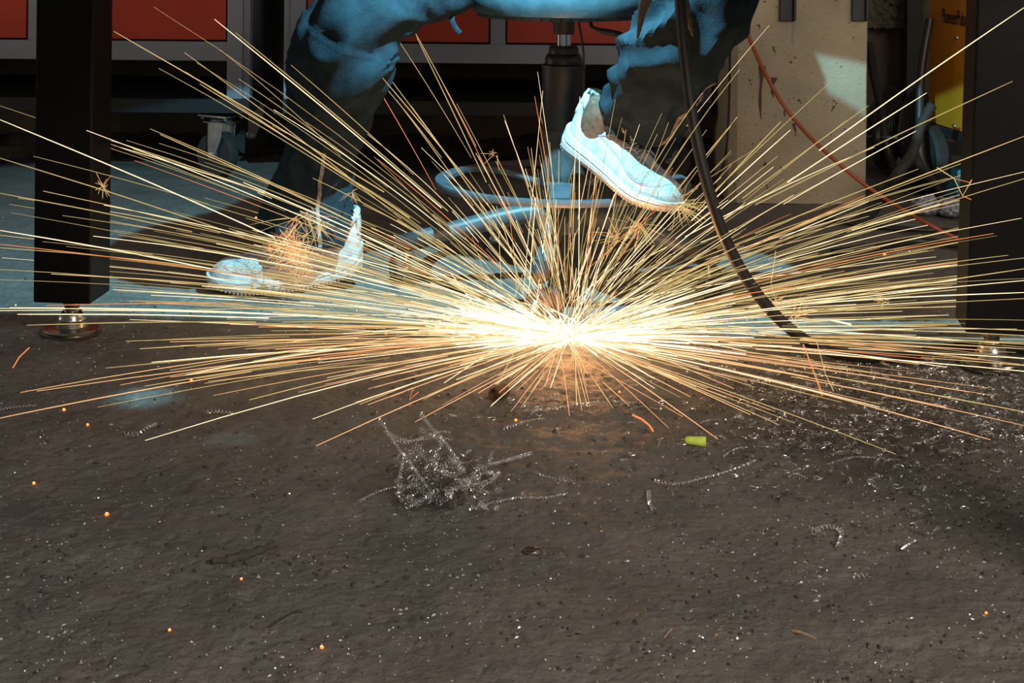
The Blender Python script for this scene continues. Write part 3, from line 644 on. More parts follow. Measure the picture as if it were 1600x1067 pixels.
toeB = P(1047, 340, 3.01); oB = toeB-FB*0.288
shB, TBf = shoe(oB, FB, (0.48, -0.44, 0.74), 1)
# socks
m = MB(); m.tube(sp3([TAf(0.058, 0, 0.07), TAf(0.058, 0, 0.11), P(478, 370, 3.235), P(480, 330, 3.235)], 5), 0.040, 20); m.build('sock', M['sock'], pe)
m = MB(); m.tube(sp3([TBf(0.062, 0, 0.065), TBf(0.066, 0, 0.105), P(990, 232, 3.155), P(1000, 205, 3.15)], 5), 0.040, 20); m.build('sock', M['sock'], pe)
# ------------------------------------------------------------------ earth clamp and cables
cl = thing('earth_clamp', P(1040, -30, 2.84), 'dusty steel tong-shaped clamp with two pointed jaws hanging above the right trainer', 'clamp')
def jaw(pts, parent):
    m = MB(); sp = spline(pts, 6); m.tube([P(a, b, y) for a, b, y, r in sp], [r*y/F for a, b, y, r in sp], 12, up=Vector((0, 1, 0)), flat=0.7)
    return m.build('jaw', M['jaw'], parent)
jaw([(996, 60, 2.84, 1.8), (999, 45, 2.84, 3.6), (1002, 25, 2.84, 6), (1008, 2, 2.84, 9.5), (1018, -22, 2.84, 12), (1034, -45, 2.84, 11), (1048, -75, 2.84, 9), (1052, -140, 2.84, 8)], cl)
jaw([(1083, 57, 2.85, 1.8), (1079, 42, 2.85, 3.6), (1074, 22, 2.85, 6.5), (1067, 2, 2.85, 9.5), (1056, -22, 2.85, 12), (1042, -45, 2.85, 11), (1028, -75, 2.85, 9), (1024, -140, 2.85, 8)], cl)
m = MB(); c = P(1040, -50, 2.83); m.lathe([(0.009, -0.025), (0.009, 0.022)], c, 6, Matrix.Rotation(PI/2, 3, 'X')); m.build('pivot_bolt', M['steel'], cl, smooth=False)
for a, b in (((996, 55, 2.835), (995, 58, 2.835)),): pass
pts = [(1058, -130, 2.80), (1061, -40, 2.80), (1065, 30, 2.79), (1071, 100, 2.78), (1083, 190, 2.76), (1103, 280, 2.745), (1128, 360, 2.74), (1160, 425, 2.74), (1200, 480, 2.74), (1245, 522, 2.745)]
W_ = [P(*p) for p in pts]+[G(1290, 547, 0.010), G(1350, 558, 0.009), G(1410, 557, 0.009), G(1470, 547, 0.009), G(1525, 541, 0.009), G(1600, 545, 0.009), G(1700, 560, 0.009)]
m = MB(); m.tube(sp3(W_, 8), 0.0098, 14); o = m.build('welding_cable', M['cable']); tag(o, 'thick black rubber cable hanging from the clamp and curving along the floor', 'cable')
m = MB(); m.tube(sp3([P(1150, -60, 3.9), P(1157, 10, 3.9), P(1175, 70, 3.9), P(1215, 150, 3.9), P(1262, 210, 3.88), P(1330, 272, 3.84), P(1390, 315, 3.80), P(1450, 350, 3.70), G(1512, 380, 0.006), G(1600, 410, 0.006), G(1700, 420, 0.006)], 8), 0.0046, 12); o = m.build('red_hose', M['redcable']); tag(o, 'thin red-orange hose curving across the concrete pillar down to the floor', 'hose')
m = MB(); m.tube(sp3([P(1142, -60, 4.15), P(1141, 60, 4.15), P(1139, 170, 4.15), P(1134, 240, 4.15), P(1122, 275, 4.2), G(1100, 300, 0.005)], 8), 0.003, 8); o = m.build('thin_cord', M['cable']); tag(o, 'thin black cord hanging down the left edge of the pillar', 'cord')
# ------------------------------------------------------------------ welding machine
A = P(1451, 190, 4.40); d = Vector((0.164, -0.986, 0)); nrm = Vector((-0.986, -0.164, 0)); z0 = A.z
wm = thing('welding_machine', (A.x+0.1, A.y-0.2, 0), 'yellow welding machine with black lettering on a wheeled trolley, behind the right table leg', 'welding machine')
Rm = Matrix((d, -nrm, Vector((0, 0, 1)))).transposed()
H = 0.62
m = MB(); c = A+d*0.25+Vector((0, 0, H/2))-nrm*0.003; m.box(c, (0.5, 0.006, H), Rm); m.build('side_panel', M['yellow'], wm, smooth=False, bevel=0.002)
m = MB(); c = A+d*0.25+Vector((0, 0, H/2))-nrm*0.135; m.box(c, (0.496, 0.255, H-0.01), Rm); m.build('case', M['black'], wm, smooth=False, bevel=0.004)
m = MB(); m.box(A+d*0.25-nrm*0.13+Vector((0, 0, -0.014)), (0.56, 0.27, 0.024), Rm); m.build('trolley_tray', M['black'], wm, smooth=False, bevel=0.003)
for (ww, yy) in ((0.06, -0.02), (0.44, -0.02), (0.06, 0.24), (0.44, 0.24)):
    c = A+d*ww-nrm*yy; c.z = 0.0; rad = 0.09 if ww < 0.1 else 0.05
    RX = Matrix((d, Vector((0, 0, 1)), nrm)).transposed()
    m = MB(); c.z = rad; m.lathe([(rad*0.5, -0.02), (rad*0.93, -0.02), (rad, -0.012), (rad, 0.012), (rad*0.93, 0.02), (rad*0.5, 0.02)], c, 32, RX); w2 = m.build('wheel', M['rubber'], wm)
    m = MB(); m.lathe([(0.01, -0.022), (rad*0.5, -0.012), (rad*0.52, 0), (rad*0.5, 0.012), (0.01, 0.022)], c, 24, RX); m.build('hub', M['black'], w2)
    m = MB(); e0 = c-nrm*0.0; m.box(e0+Vector((0, 0, (z0-0.026-rad)/2)), (0.02, 0.012, max(0.02, z0-0.026-rad)), Rm); m.build('strut', M['black'], w2, smooth=False)
for (u, v) in ((1495, 59), (1491, 197)):
    t_ = (P(u, v, 4.25).x-A.x)/0.164 if False else None
def on_panel(u, v):   # ray through pixel meets the panel plane
    q = P(u, v, 1.0); dirv = q-Vector((0, 0, CH)); k = (A-Vector((0, 0, CH))).dot(nrm)/dirv.dot(nrm); return Vector((0, 0, CH))+dirv*k
for (u, v) in ((1495, 59), (1491, 197)):
    m = MB(); m.lathe([(0.007, 0), (0.006, 0.003), (0.003, 0.004)], on_panel(u, v), 14, Matrix((d, Vector((0, 0, 1)), nrm)).transposed()); m.build('screw', M['zinc'], wm)
tc_ = bpy.data.curves.new('t', 'FONT'); tc_.body = 'PioneerPulse'; tc_.size = 1.0; tc_.extrude = 0.004
to = bpy.data.objects.new('t', tc_); COL.objects.link(to); bpy.context.view_layer.update()
me = bpy.data.meshes.new_from_object(to.evaluated_get(bpy.context.evaluated_depsgraph_get())); bpy.data.objects.remove(to)
xm = max(v.co.x for v in me.vertices); p0 = on_panel(1472, 35); tl = (on_panel(1512, 35)-p0).dot(d)
for v in me.vertices: q = Vector(v.co); v.co = p0+d*(q.x/xm*tl)+Vector((0, 0, q.y*0.055))+nrm*(0.001+q.z*0.1)
me.materials.clear(); me.materials.append(M['ink']); lt = bpy.data.objects.new('lettering', me); COL.objects.link(lt); lt.parent = wm; lt.matrix_parent_inverse = Matrix.Translation(wm.location).inverted()
# hoses and cable loops beside it
def hose(name, pts, r, mt, label, cat='hose', n=8):
    m = MB(); m.tube(sp3(pts, n), r, 12); o = m.build(name, M[mt]); return tag(o, label, cat)
hose('loop_hose', [P(1453, 30, 4.35), P(1440, 110, 4.32), P(1437, 190, 4.28), P(1441, 250, 4.25), G(1470, 300, 0.02)], 0.011, 'cable', 'black hose hanging down the left edge of the yellow machine')
hose('loop_hose', [P(1358, 70, 4.7), P(1366, 120, 4.6), P(1378, 175, 4.5), P(1386, 230, 4.45), G(1410, 285, 0.012), G(1470, 300, 0.012)], 0.012, 'cable', 'black hose drooping from behind the right edge of the pillar')
hose('grey_hose', [P(1456, 165, 4.1), P(1440, 195, 4.08), P(1425, 240, 4.05), P(1400, 275, 4.0), G(1375, 315, 0.014), G(1350, 345, 0.013)], 0.013, 'rubber', 'dark grey hose sloping from under the yellow machine to the floor')
hose('grey_hose', [P(1430, 245, 4.1), P(1440, 265, 4.1), G(1458, 300, 0.013), G(1478, 318, 0.013)], 0.010, 'rubber', 'short dark hose end beside the rag under the machine')
hose('floor_cable', [G(1300, 395, 0.008), G(1380, 383, 0.008), G(1440, 377, 0.008), G(1520, 385, 0.008), G(1600, 384, 0.008)], 0.008, 'cable', 'black cable lying on the floor left of the right table leg', 'cable')
hose('floor_cable', [G(1280, 340, 0.006), G(1350, 352, 0.006), G(1420, 358, 0.006), G(1500, 362, 0.006), G(1560, 372, 0.006)], 0.006, 'cable', 'black cable lying on the floor just behind the red hose end', 'cable')
# cable reel / trolley wheel, dark
t = thing('cable_reel', G(1408, 268), 'black cable reel standing on the floor right of the pillar', 'reel')
c = G(1408, 268); RX = Matrix.Rotation(0.9, 3, 'Z') @ Matrix.Rotation(PI/2, 3, 'X'); c.z = 0.12
m = MB()
for q in (-0.045, 0.045): m.lathe([(0.03, q-0.004), (0.115, q-0.004), (0.12, q), (0.115, q+0.004), (0.03, q+0.004)], c, 40, RX)
m.build('flange', M['rubber'], t)
m = MB(); m.lathe([(0.05, -0.044), (0.05, 0.044)], c, 24, RX); m.build('drum', M['black'], t)
m = MB(); pts = []
for i in range(260):
    a = 2*PI*i/26; p = Vector((0.072*math.cos(a), 0.072*math.sin(a), -0.036+0.072*i/260)); pts.append(c+RX @ p)
m.tube(pts, 0.007, 8); m.build('wound_cable', M['cable'], t)
m = MB(); pts = []; cc = P(1372, 214, 4.3)
m.lathe([(0.018, -0.006), (0.026, -0.006), (0.028, 0), (0.026, 0.006), (0.018, 0.006)], cc, 28, Matrix.Rotation(1.25, 3, 'Z') @ Matrix.Rotation(PI/2, 3, 'X'))
m.lathe([(0.004, -0.007), (0.018, -0.003), (0.018, 0.003), (0.004, 0.007)], cc, 20, Matrix.Rotation(1.25, 3, 'Z') @ Matrix.Rotation(PI/2, 3, 'X'))
m.lathe([(0.005, -0.05), (0.005, 0.05)], cc, 10, Matrix.Rotation(1.25, 3, 'Z') @ Matrix.Rotation(PI/2, 3, 'X'))
m.build('crank_disc', M['black'], t)
m = MB(); a = G(1500, 290, 0.03); m.box((a.x+0.03, a.y, 0.04), (0.14, 0.10, 0.08), Rz(0.3)); o = m.build('blue_box', M['blueplastic'], smooth=False, bevel=0.008); tag(o, 'small blue box on the floor behind the right table leg', 'box')
# crumpled rags
def rag(u, v, sx, sy, sz, label, seed):
    c = G(u, v, 0); m = MB(); rows = []
    for j in range(15):
        th = PI*j/14; r = []
        for k in range(28):
            a = 2*PI*k/28; q = Vector((math.sin(th)*math.cos(a), math.sin(th)*math.sin(a), math.cos(th)))
            f = 1+0.35*noise.noise(q*2.2+Vector((seed, 0, 0)))-0.35*abs(noise.noise(q*5+Vector((0, seed, 0))))
            p = Vector((q.x*sx, q.y*sy, (q.z+0.75)*sz*0.6))*f; p.z = max(p.z, -0.003); r.append(c+p)
        rows.append(r)
    m.grid(rows, closed=True); o = m.build('crumpled_rag', M['rag']); tag(o, label, 'rag')
rag(1450, 333, 0.038, 0.045, 0.042, 'crumpled grey rag on the floor below the machine, the left one', 1); rag(1485, 336, 0.034, 0.05, 0.040, 'crumpled grey rag touching the right table leg, the right one', 4)
# ------------------------------------------------------------------ floor litter
def onf(u, v, dz=0.0):
    p = G(u, v, 0); p.z = fz(p.x, p.y)+dz; return p
# earplug
a = onf(1069, 692, 0.006); b = onf(1103, 694, 0.0065); dr = (b-a)
m = MB(); pts = [a+dr*t for t in (0, 0.05, 0.14, 0.28, 0.6, 0.93, 1.0)]; m.tube(pts, [0.0012, 0.0036, 0.0051, 0.0058, 0.0062, 0.0072, 0.0068], 20); o = m.build('earplug', M['plug']); tag(o, 'lime green foam earplug lying on the dark floor', 'earplug')
# rusty pipe offcut
a = onf(772, 622, 0.0105); b = onf(792, 613, 0.0105); ax = (b-a).normalized(); L_ = 0.028
m = MB(); R = ax.to_track_quat('Z', 'Y').to_matrix(); m.lathe([(0.0075, 0), (0.0105, 0), (0.0105, L_), (0.0075, L_), (0.0075, 0)], a, 28, R, caps=False); o = m.build('pipe_offcut', M['rust']); tag(o, 'short rusty pipe offcut on the floor below the sparks', 'pipe')
def coil(mb, pts, R, pitch, wr, n=3, seg=9, taper=True, ribbon=False):
    pts = [Vector(p) for p in pts]; out = []; ph = rnd.random()*6
    L = [0]
    for a, b in zip(pts, pts[1:]): L.append(L[-1]+(b-a).length)
    tot = L[-1]; k = max(4, int(tot/pitch*seg)); j = 0
    for i in range(k+1):
        s_ = tot*i/k
        while j < len(pts)-2 and L[j+1] < s_: j += 1
        t = (s_-L[j])/max(1e-9, L[j+1]-L[j]); c = pts[j].lerp(pts[j+1], t); T = (pts[j+1]-pts[j]).normalized()
        u = T.orthogonal().normalized() if abs(T.z) > 0.9 else (Vector((0, 0, 1))-T*T.z).normalized(); w2 = T.cross(u)
        a = 2*PI*s_/pitch+ph; rr_ = R*(1-0.4*(s_/tot) if taper else 1); out.append(c+(u*math.cos(a)+w2*math.sin(a))*rr_)
    mb.tube(out, wr, n, caps=False)
# long individual shavings
def shaving(pxs, R, pitch, wr, label, bright=True):
    pts = sp3([onf(u, v, R*0.9+dz) for u, v, dz in pxs], 6); m = MB(); coil(m, pts, R, pitch, wr, 3, 8)
    o = m.build('metal_shaving', M['swarf'] if bright else M['swarfd']); tag(o, label, 'metal shaving', 'long curled metal shavings on the floor')
SH = [
 ([(1021, 748, 0), (1060, 752, 0), (1100, 748, 0.002), (1140, 738, 0.003), (1182, 719, 0)], 0.0017, 0.0042, 0.0008, 'long bright twisted shaving curving below the lime earplug'),
 ([(1130, 710, 0), (1150, 700, 0), (1168, 694, 0)], 0.0016, 0.004, 0.0007, 'short bright shaving just right of the lime earplug'),
 ([(1294, 721, 0), (1330, 714, 0.001), (1360, 711, 0.001), (1392, 711, 0)], 0.0017, 0.0042, 0.0008, 'bright twisted shaving lying level, below the right half of the swarf heap'),
 ([(1434, 690, 0), (1455, 682, 0.001), (1478, 672, 0)], 0.0017, 0.0042, 0.0008, 'bright shaving rising to the right at the lower edge of the swarf heap'),
 ([(560, 782, 0), (580, 774, 0.001), (608, 766, 0.002), (640, 760, 0.004)], 0.0017, 0.0040, 0.0007, 'shaving sticking out leftwards from the foot of the swarf tangle'),
 ([(730, 794, 0), (770, 785, 0.001), (810, 779, 0.001), (850, 776, 0.001), (882, 770, 0)], 0.0018, 0.0040, 0.0008, 'long bright shaving right of and below the swarf tangle'),
 ([(815, 638, 0), (860, 638, 0.001), (910, 629, 0.001), (960, 625, 0), (1005, 628, 0)], 0.0017, 0.0045, 0.0008, 'long shaving lying under the middle of the spark burst'),
 ([(788, 667, 0), (806, 663, 0.001), (828, 656, 0.001), (850, 651, 0)], 0.0024, 0.0055, 0.0007, 'loosely coiled shaving just below the rusty pipe offcut'),
 ([(890, 652, 0), (915, 656, 0), (942, 663, 0)], 0.0013, 0.0045, 0.0005, 'thin dotted shaving right of the coiled one under the burst'),
 ([(0, 637, 0), (20, 634, 0.001), (45, 629, 0), (58, 627, 0)], 0.0022, 0.005, 0.0006, 'coiled shaving at the left picture edge below the left table foot'),
 ([(195, 672, 0), (215, 672, 0.001), (232, 667, 0.002), (245, 660, 0.004)], 0.0032, 0.0055, 0.0007, 'coiled shaving standing below the round light spot on the left'),
 ([(320, 640, 0), (345, 641, 0.001), (364, 643, 0)], 0.0028, 0.0055, 0.0006, 'small coil of swarf right of the round light spot'),
 ([(1270, 830, 0), (1295, 823, 0.002), (1315, 832, 0.001), (1308, 855, 0)], 0.0030, 0.0060, 0.0007, 'bent coil of swarf in the right foreground'),
 ([(1410, 857, 0.001), (1420, 849, 0.002), (1432, 841, 0.001)], 0.0013, 0.006, 0.0011, 'short bright white shaving in the right foreground'),
 ([(1332, 897, 0), (1345, 896, 0), (1360, 898, 0)], 0.0026, 0.0060, 0.0007, 'short row of coil turns in the right foreground'),
 ([(1014, 765, 0), (1014, 780, 0.001), (1020, 792, 0)], 0.0028, 0.0055, 0.0006, 'small upright coil below the left end of the long twisted shaving'),
 ([(1230, 742, 0), (1245, 738, 0.001), (1262, 741, 0)], 0.0015, 0.0045, 0.0007, 'short curved shaving in front of the swarf heap'),
 ([(900, 750, 0), (880, 748, 0), (850, 740, 0.001), (835, 735, 0)], 0.0020, 0.0055, 0.0005, 'faint coiled shaving right of the swarf tangle'),
 ([(1380, 393, 0), (1410, 391, 0), (1440, 392, 0)], 0.0038, 0.0095, 0.0009, 'row of bright coil turns on the floor left of the right table leg')]
for s_ in SH: shaving(*s_)
# swarf tangle
m = MB()
TC = onf(700, 770)
def tg(u, v, lift, dy=0.0):
    p = G(u, v+lift, 0); p.y += dy; p.z = lift*p.y/F+0.002; return p
strands = [[(592, 657, 105), (600, 668, 95), (620, 700, 62), (645, 730, 36), (672, 768, 6)], [(654, 650, 120), (676, 672, 100), (700, 700, 70), (725, 740, 30), (740, 770, 4)],
 [(655, 675, 90), (690, 690, 80), (684, 705, 60), (672, 725, 42)], [(630, 712, 55), (628, 740, 30), (626, 775, 4)], [(600, 675, 80), (635, 690, 75), (680, 686, 80), (705, 690, 72)],
 [(645, 700, 60), (690, 740, 30), (760, 775, 3)], [(740, 735, 20), (765, 728, 22), (795, 722, 14), (832, 712, 8)], [(770, 715, 40), (758, 735, 22), (775, 745, 8)], [(700, 768, 6), (730, 762, 6), (765, 752, 8), (780, 740, 8)]]
m.cur = 0
for s_ in strands:
    for q in range(2):
        coil(m, sp3([tg(u+rnd.uniform(-4, 4)*q, v+rnd.uniform(-4, 4)*q, max(2, l), rnd.uniform(-.02, .02)*q) for u, v, l in s_], 6), 0.0019, 0.0042, 0.00055, 3, 8)
for i in range(230):
    u = rnd.gauss(690, 42); v = rnd.uniform(715, 792); h = max(2, rnd.random()*(790-v)*0.7)
    if u < 605 or u > 800: continue
    p = tg(u, v, h, rnd.uniform(-0.02, 0.02)); m.cur = 0 if rnd.random() < 0.45 else 1
    dv = Vector((rnd.uniform(-1, 1), rnd.uniform(-1, 1), rnd.uniform(-0.5, 0.5))).normalized(); L_ = rnd.uniform(0.008, 0.03)
    if rnd.random() < 0.65: coil(m, [p, p+dv*L_*0.5+Vector((0, 0, 0.001)), p+dv*L_], rnd.uniform(0.0015, 0.004), rnd.uniform(0.003, 0.006), 0.00045, 3, 7)
    else:
        R0 = rnd.uniform(0.004, 0.010); qd = dv.to_track_quat('Z', 'Y').to_matrix(); nn = 16
        m.tube([p+qd @ Vector((R0*(1-0.5*k/nn)*math.cos(k*0.65), R0*(1-0.5*k/nn)*math.sin(k*0.65), 0.0003*k)) for k in range(nn)], 0.0005, 3, caps=False)
m.v = [(x, y, max(z, fz(x, y)+0.0002)) for x, y, z in m.v]
o = m.build('swarf_tangle', [M['swarf'], M['swarfd']], smooth=False); tag(o, 'springy tangle of bright steel swarf standing up from the floor in the middle foreground', 'swarf', kind='stuff')
# scattered swarf bed on the right
m = MB(); cnt = 0
def dens(u, v):
    d1 = sstep(1050, 1300, u)*sstep(545, 575, v)*(1-sstep(640, 720, v)); d1 += 0.8*math.exp(-((u-1290)/70)**2-((v-672)/25)**2)
    d1 += 0.35*math.exp(-((u-1400)/250)**2-((v-660)/60)**2)+0.35*math.exp(-((v-632)/12)**2)*sstep(760, 800, u)*(1-sstep(1000, 1100, u))
    d1 += 0.35*math.exp(-((v-645)/10)**2-((u-750)/70)**2)
    d1 += 0.18*math.exp(-((u-1480)/200)**2-((v-740)/60)**2)
    return d1
tries = 0
while cnt < 2600 and tries < 60000:
    tries += 1; u = rnd.uniform(640, 1680); v = rnd.uniform(545, 860)
    if rnd.random() > dens(u, v): continue
    p = onf(u, v, 0.001+rnd.random()**2*0.010*min(1, dens(u, v))); cnt += 1
    if (Vector((p.x, p.y))-Vector((TRp.x, TRp.y))).length < 0.06: continue
    m.cur = 0 if rnd.random() < 0.36 else 1
    a = rnd.uniform(0, 2*PI); dv = Vector((math.cos(a), math.sin(a), rnd.uniform(-0.15, 0.15))); L_ = rnd.uniform(0.006, 0.026)
    if rnd.random() < 0.7: coil(m, [p, p+dv*L_*0.5+Vector((0, 0, rnd.random()*0.003)), p+dv*L_+Vector((0, 0, 0))], rnd.uniform(0.0010, 0.0026), rnd.uniform(0.003, 0.006), rnd.uniform(0.0003, 0.0005), 3, 6)
    else:
        R0 = rnd.uniform(0.003, 0.007); nn = 9; ax_ = rnd.uniform(-1, 1)
        m.tube([p+Vector((R0*math.cos(k*0.6+a), R0*math.sin(k*0.6+a), 0.001+abs(R0*0.5*ax_*math.sin(k*0.6)))) for k in range(nn)], 0.0005, 3, caps=False)
m.v = [(x, y, max(z, fz(x, y)+0.0002)) for x, y, z in m.v]
o = m.build('swarf_heap', [M['swarf'], M['swarfd']], smooth=False); tag(o, 'bed of curled steel swarf covering the floor around the right table foot', 'swarf', kind='stuff')
cb = MB()
# fine grit and chips over the whole floor
m = MB()
for i in range(9000):
    u = rnd.uniform(-60, 1660); v = rnd.uniform(470, 1090) if rnd.random() < 0.9 else rnd.uniform(290, 470)
    clump = noise.noise(Vector((u*0.006, v*0.012, 3)))
    if rnd.random() > 0.42+0.9*clump+(0.35 if u > 1100 and v > 540 and v < 900 else 0): continue
    p = onf(u, v, 0.0004); s_ = rnd.choice((0.0006, 0.0008, 0.0011, 0.0015)) * (1.2 if rnd.random() < 0.1 else 0.9); a = rnd.uniform(0, 6.28); e = rnd.uniform(1, 2.6)
    m.cur = rnd.choices((0, 1, 2, 3), (0.30, 0.25, 0.42, 0.03))[0]
    if m.cur == 2: s_ *= 1.8
    c, sn = math.cos(a), math.sin(a)
    vs_ = [p+Vector((c*s_*e, sn*s_*e, 0)), p+Vector((-sn*s_, c*s_, 0)), p+Vector((-c*s_*e, -sn*s_*e, 0)), p+Vector((sn*s_, -c*s_, 0)), p+Vector((0, 0, s_*1.2))]
    m.add(vs_, [(0, 1, 4), (1, 2, 4), (2, 3, 4), (3, 0, 4)])
o = m.build('floor_grit', [M['swarf'], M['chip'], M['clod'], M['wood']], smooth=False); tag(o, 'fine metal chips and dirt grit strewn over the dark floor', 'grit', kind='stuff')
for i in range(2600):
    u = rnd.uniform(-60, 1660); v = 560+540*rnd.random()**1.2
    if noise.noise(Vector((u*0.008, v*0.016, 8)))+rnd.random()*0.8 < 0.35: continue
    p = onf(u, v, 0.0); s_ = rnd.uniform(0.0009, 0.0028); a0 = rnd.random()*6; hh = s_*rnd.uniform(0.35, 0.7)
    k_ = [p+Vector((math.cos(a0+q*1.2566)*s_*rnd.uniform(0.7, 1.5), math.sin(a0+q*1.2566)*s_*rnd.uniform(0.7, 1.2), -0.0003)) for q in range(5)]
    kt = [p+(x_-p)*0.5+Vector((0, 0, hh)) for x_ in k_]; cb.add(k_+kt, [(q, (q+1) % 5, 5+(q+1) % 5, 5+q) for q in range(5)]+[(5, 6, 7, 8, 9)])
o = cb.build('dirt_crumbs', M['crumb'], smooth=False); tag(o, 'small crumbs of caked dirt dotted over the front of the floor', 'dirt', kind='stuff')
# splinters, stub
def stick(pxs, r, mt, name, label, cat, n=6, lump=0):
    m = MB(); pts = sp3([onf(u, v, r*0.6) for u, v in pxs], 6); N = len(pts)
    m.tube(pts, [r*(0.55+0.45*math.sin(PI*(i+1)/(N+1)))*(1+lump*noise.noise(Vector((i*0.7, r*900, 0)))) for i in range(N)], n); o = m.build(name, M[mt]); tag(o, label, cat)
stick([(1237, 981), (1252, 985), (1275, 993)], 0.0016, 'wood', 'wood_splinter', 'pale wood splinter in the lower right foreground', 'splinter')
stick([(1037, 990), (1044, 982), (1051, 975)], 0.0010, 'wood', 'wood_splinter', 'thin wood splinter left of the larger one near the bottom edge', 'splinter')
stick([(888, 755), (896, 748), (905, 741)], 0.0014, 'rust', 'wood_splinter', 'orange-brown sliver right of the swarf tangle', 'splinter')
stick([(330, 874), (355, 872), (375, 868), (400, 858), (430, 849)], 0.0055, 'clod', 'dirty_rod', 'dirt-caked rod stub half buried in the left foreground floor', 'rod', 10, 0.8)
stick([(420, 976), (440, 962), (466, 948)], 0.0016, 'swarfd', 'grey_wire', 'straight grey wire piece lying in the lower left foreground', 'wire')
for (u, v, s_, lb) in ((832, 858, 0.009, 'dark lump of slag in the middle foreground'), (1100, 805, 0.0, '')):
    if s_:
        c = onf(u, v); m = MB(); rows = []
        for j in range(9):
            th = PI*j/8; rows.append([c+Vector((math.sin(th)*math.cos(a)*s_*1.3, math.sin(th)*math.sin(a)*s_, (math.cos(th)+0.5)*s_*0.5))*(1)+Vector((0, 0, 0.003*noise.noise(Vector((a*2, th*3, 0))))) for a in [2*PI*k/14 for k in range(14)]])
        m.grid(rows, closed=True); o = m.build('slag_lump', M['swarfd']); tag(o, lb, 'slag')
# white scrapes of dust on the floor : small flat chips
# embers
for (u, v, r, lb) in ((100, 635, 2.6, 'glowing orange ember at the far left, under the left table foot'), (137, 660, 2.3, 'glowing orange ember just right of and below the leftmost one'), (53, 750, 2.6, 'glowing ember near the left picture edge'), (167, 799, 3.4, 'largest glowing ember in the left foreground'), (377, 902, 2.2, 'glowing ember below the dirt-caked rod stub'), (265, 979, 2.6, 'glowing ember near the bottom left'), (503, 1010, 3.2, 'glowing ember nearest the bottom edge'), (299, 590, 2.4, 'glowing ember above and right of the round light spot'), (806, 654, 2.4, 'glowing ember below the rusty pipe offcut'), (1382, 396, 2.6, 'glowing ember on the floor behind the black hanging cable'), (1541, 955, 2.4, 'glowing ember in the far right foreground'), (968, 608, 2.0, 'glowing ember under the right half of the burst'), (400, 338, 2.0, 'glowing ember left of the left trouser hem'), (603, 520, 2.0, 'glowing ember left of the burst')):
    p = onf(u, v); rr_ = r*p.y/F; m = MB(); R_ = []
    for j in range(7):
        th = PI*j/6; R_.append((max(1e-5, rr_*math.sin(th)), rr_*math.cos(th)*0.8))
    m.lathe(R_[::-1], (p.x, p.y, p.z+rr_*0.7), 12); o = m.build('ember', M['ember']); tag(o, lb, 'ember', 'embers glowing on the floor')
    m = MB(); m.lathe([(max(1e-5, a*0.6), b*0.6) for a, b in R_[::-1]], (p.x, p.y-rr_*0.15, p.z+rr_*1.05), 10); m.build('hot_core', M['embercore'], o)
# ------------------------------------------------------------------ sparks
MATS = [M['s_white'], M['s_yellow'], M['s_olive'], M['s_orange'], M['s_core'], M['s_salmon']]
legboxes = [(R_t(0, 0), 0.058), (R_t(TW, 0), 0.058)]
def blocked(p):
    for c, h in legboxes:
        q = Rz(-TA) @ Vector((p.x-c.x, p.y-c.y, 0))
        if abs(q.x) < h and abs(q.y) < h and p.z > 0.055: return True
    return p.z < 0.0015 or p.y > 4.15
def streak(o, az, el, r0, r1, g=0.05, n=7):
    dv = Vector((math.cos(el)*math.cos(az), math.cos(el)*math.sin(az), math.sin(el))); out = []
    for i in range(n):
        r = r0+(r1-r0)*i/(n-1); p = o+dv*r+Vector((0, 0, -g*r*r))
        if blocked(p) and r > 0.03:
            if out: break
            continue
        out.append(p)
    return out
def add_streak(mb, pts, w_):
    n = len(pts)
    if n < 2: return False
    mb.tube(pts, [w_*(0.55+0.45*min(1, 3*i/(n-1)))*(1-0.45*(i/(n-1))**3) for i in range(n)], 3, caps=True); return True
allS = []
def sample():
    k = rnd.random()
    if k < 0.52: # low fan, sideways
        az = rnd.choice((0, PI))+rnd.gauss(0, 0.75); el = abs(rnd.gauss(0.05, 0.26)); r1 = rnd.uniform(0.22, 1.12)*(0.55+0.45*abs(math.cos(az)))
    elif k < 0.80: # upward fan
        az = rnd.uniform(0, 2*PI); el = rnd.uniform(0.25, 1.45); r1 = rnd.uniform(0.10, 0.52)
        if rnd.random() < 0.22: r1 = rnd.uniform(0.35, 0.90); el = rnd.uniform(0.25, 0.85)
    else: # toward the viewer, low
        az = rnd.uniform(-PI, 0); el = rnd.uniform(0.0, 0.12); r1 = rnd.uniform(0.12, 0.50)*(1+0.5*abs(math.cos(az)))
    return az, el, r1
for i in range(900):
    az, el, r1 = sample()
    r0 = max(0.03, r1*rnd.uniform(0.08, 0.70)); o_ = HIT+Vector((rnd.gauss(0, 0.012), rnd.gauss(0, 0.012), 0.004))
    if rnd.random() < 0.18: o_ = G(rnd.gauss(850, 35), rnd.gauss(505, 12), 0.004)
    g = 0.05+0.22*rnd.random()*math.sin(el)
    if az < 0 and el < 0.15: g = 0.03
    pts = streak(o_, az, el, r0, r1, g)
    if len(pts) < 3: continue
    L_ = (pts[-1]-pts[0]).length; allS.append((L_, pts, rnd.uniform(0.00038, 0.00085)))
allS.sort(key=lambda t: -t[0])
def pickmat(i, pts):
    d_ = (pts[0]-HIT).length
    if pts[-1].y < HIT.y-0.10 and pts[-1].z < 0.08: return rnd.choices((5, 1, 0), (0.55, 0.3, 0.15))[0]
    return rnd.choices((0, 1, 2, 3), (0.20, 0.38, 0.36, 0.06) if d_ > 0.12 else (0.5, 0.3, 0.15, 0.05))[0]
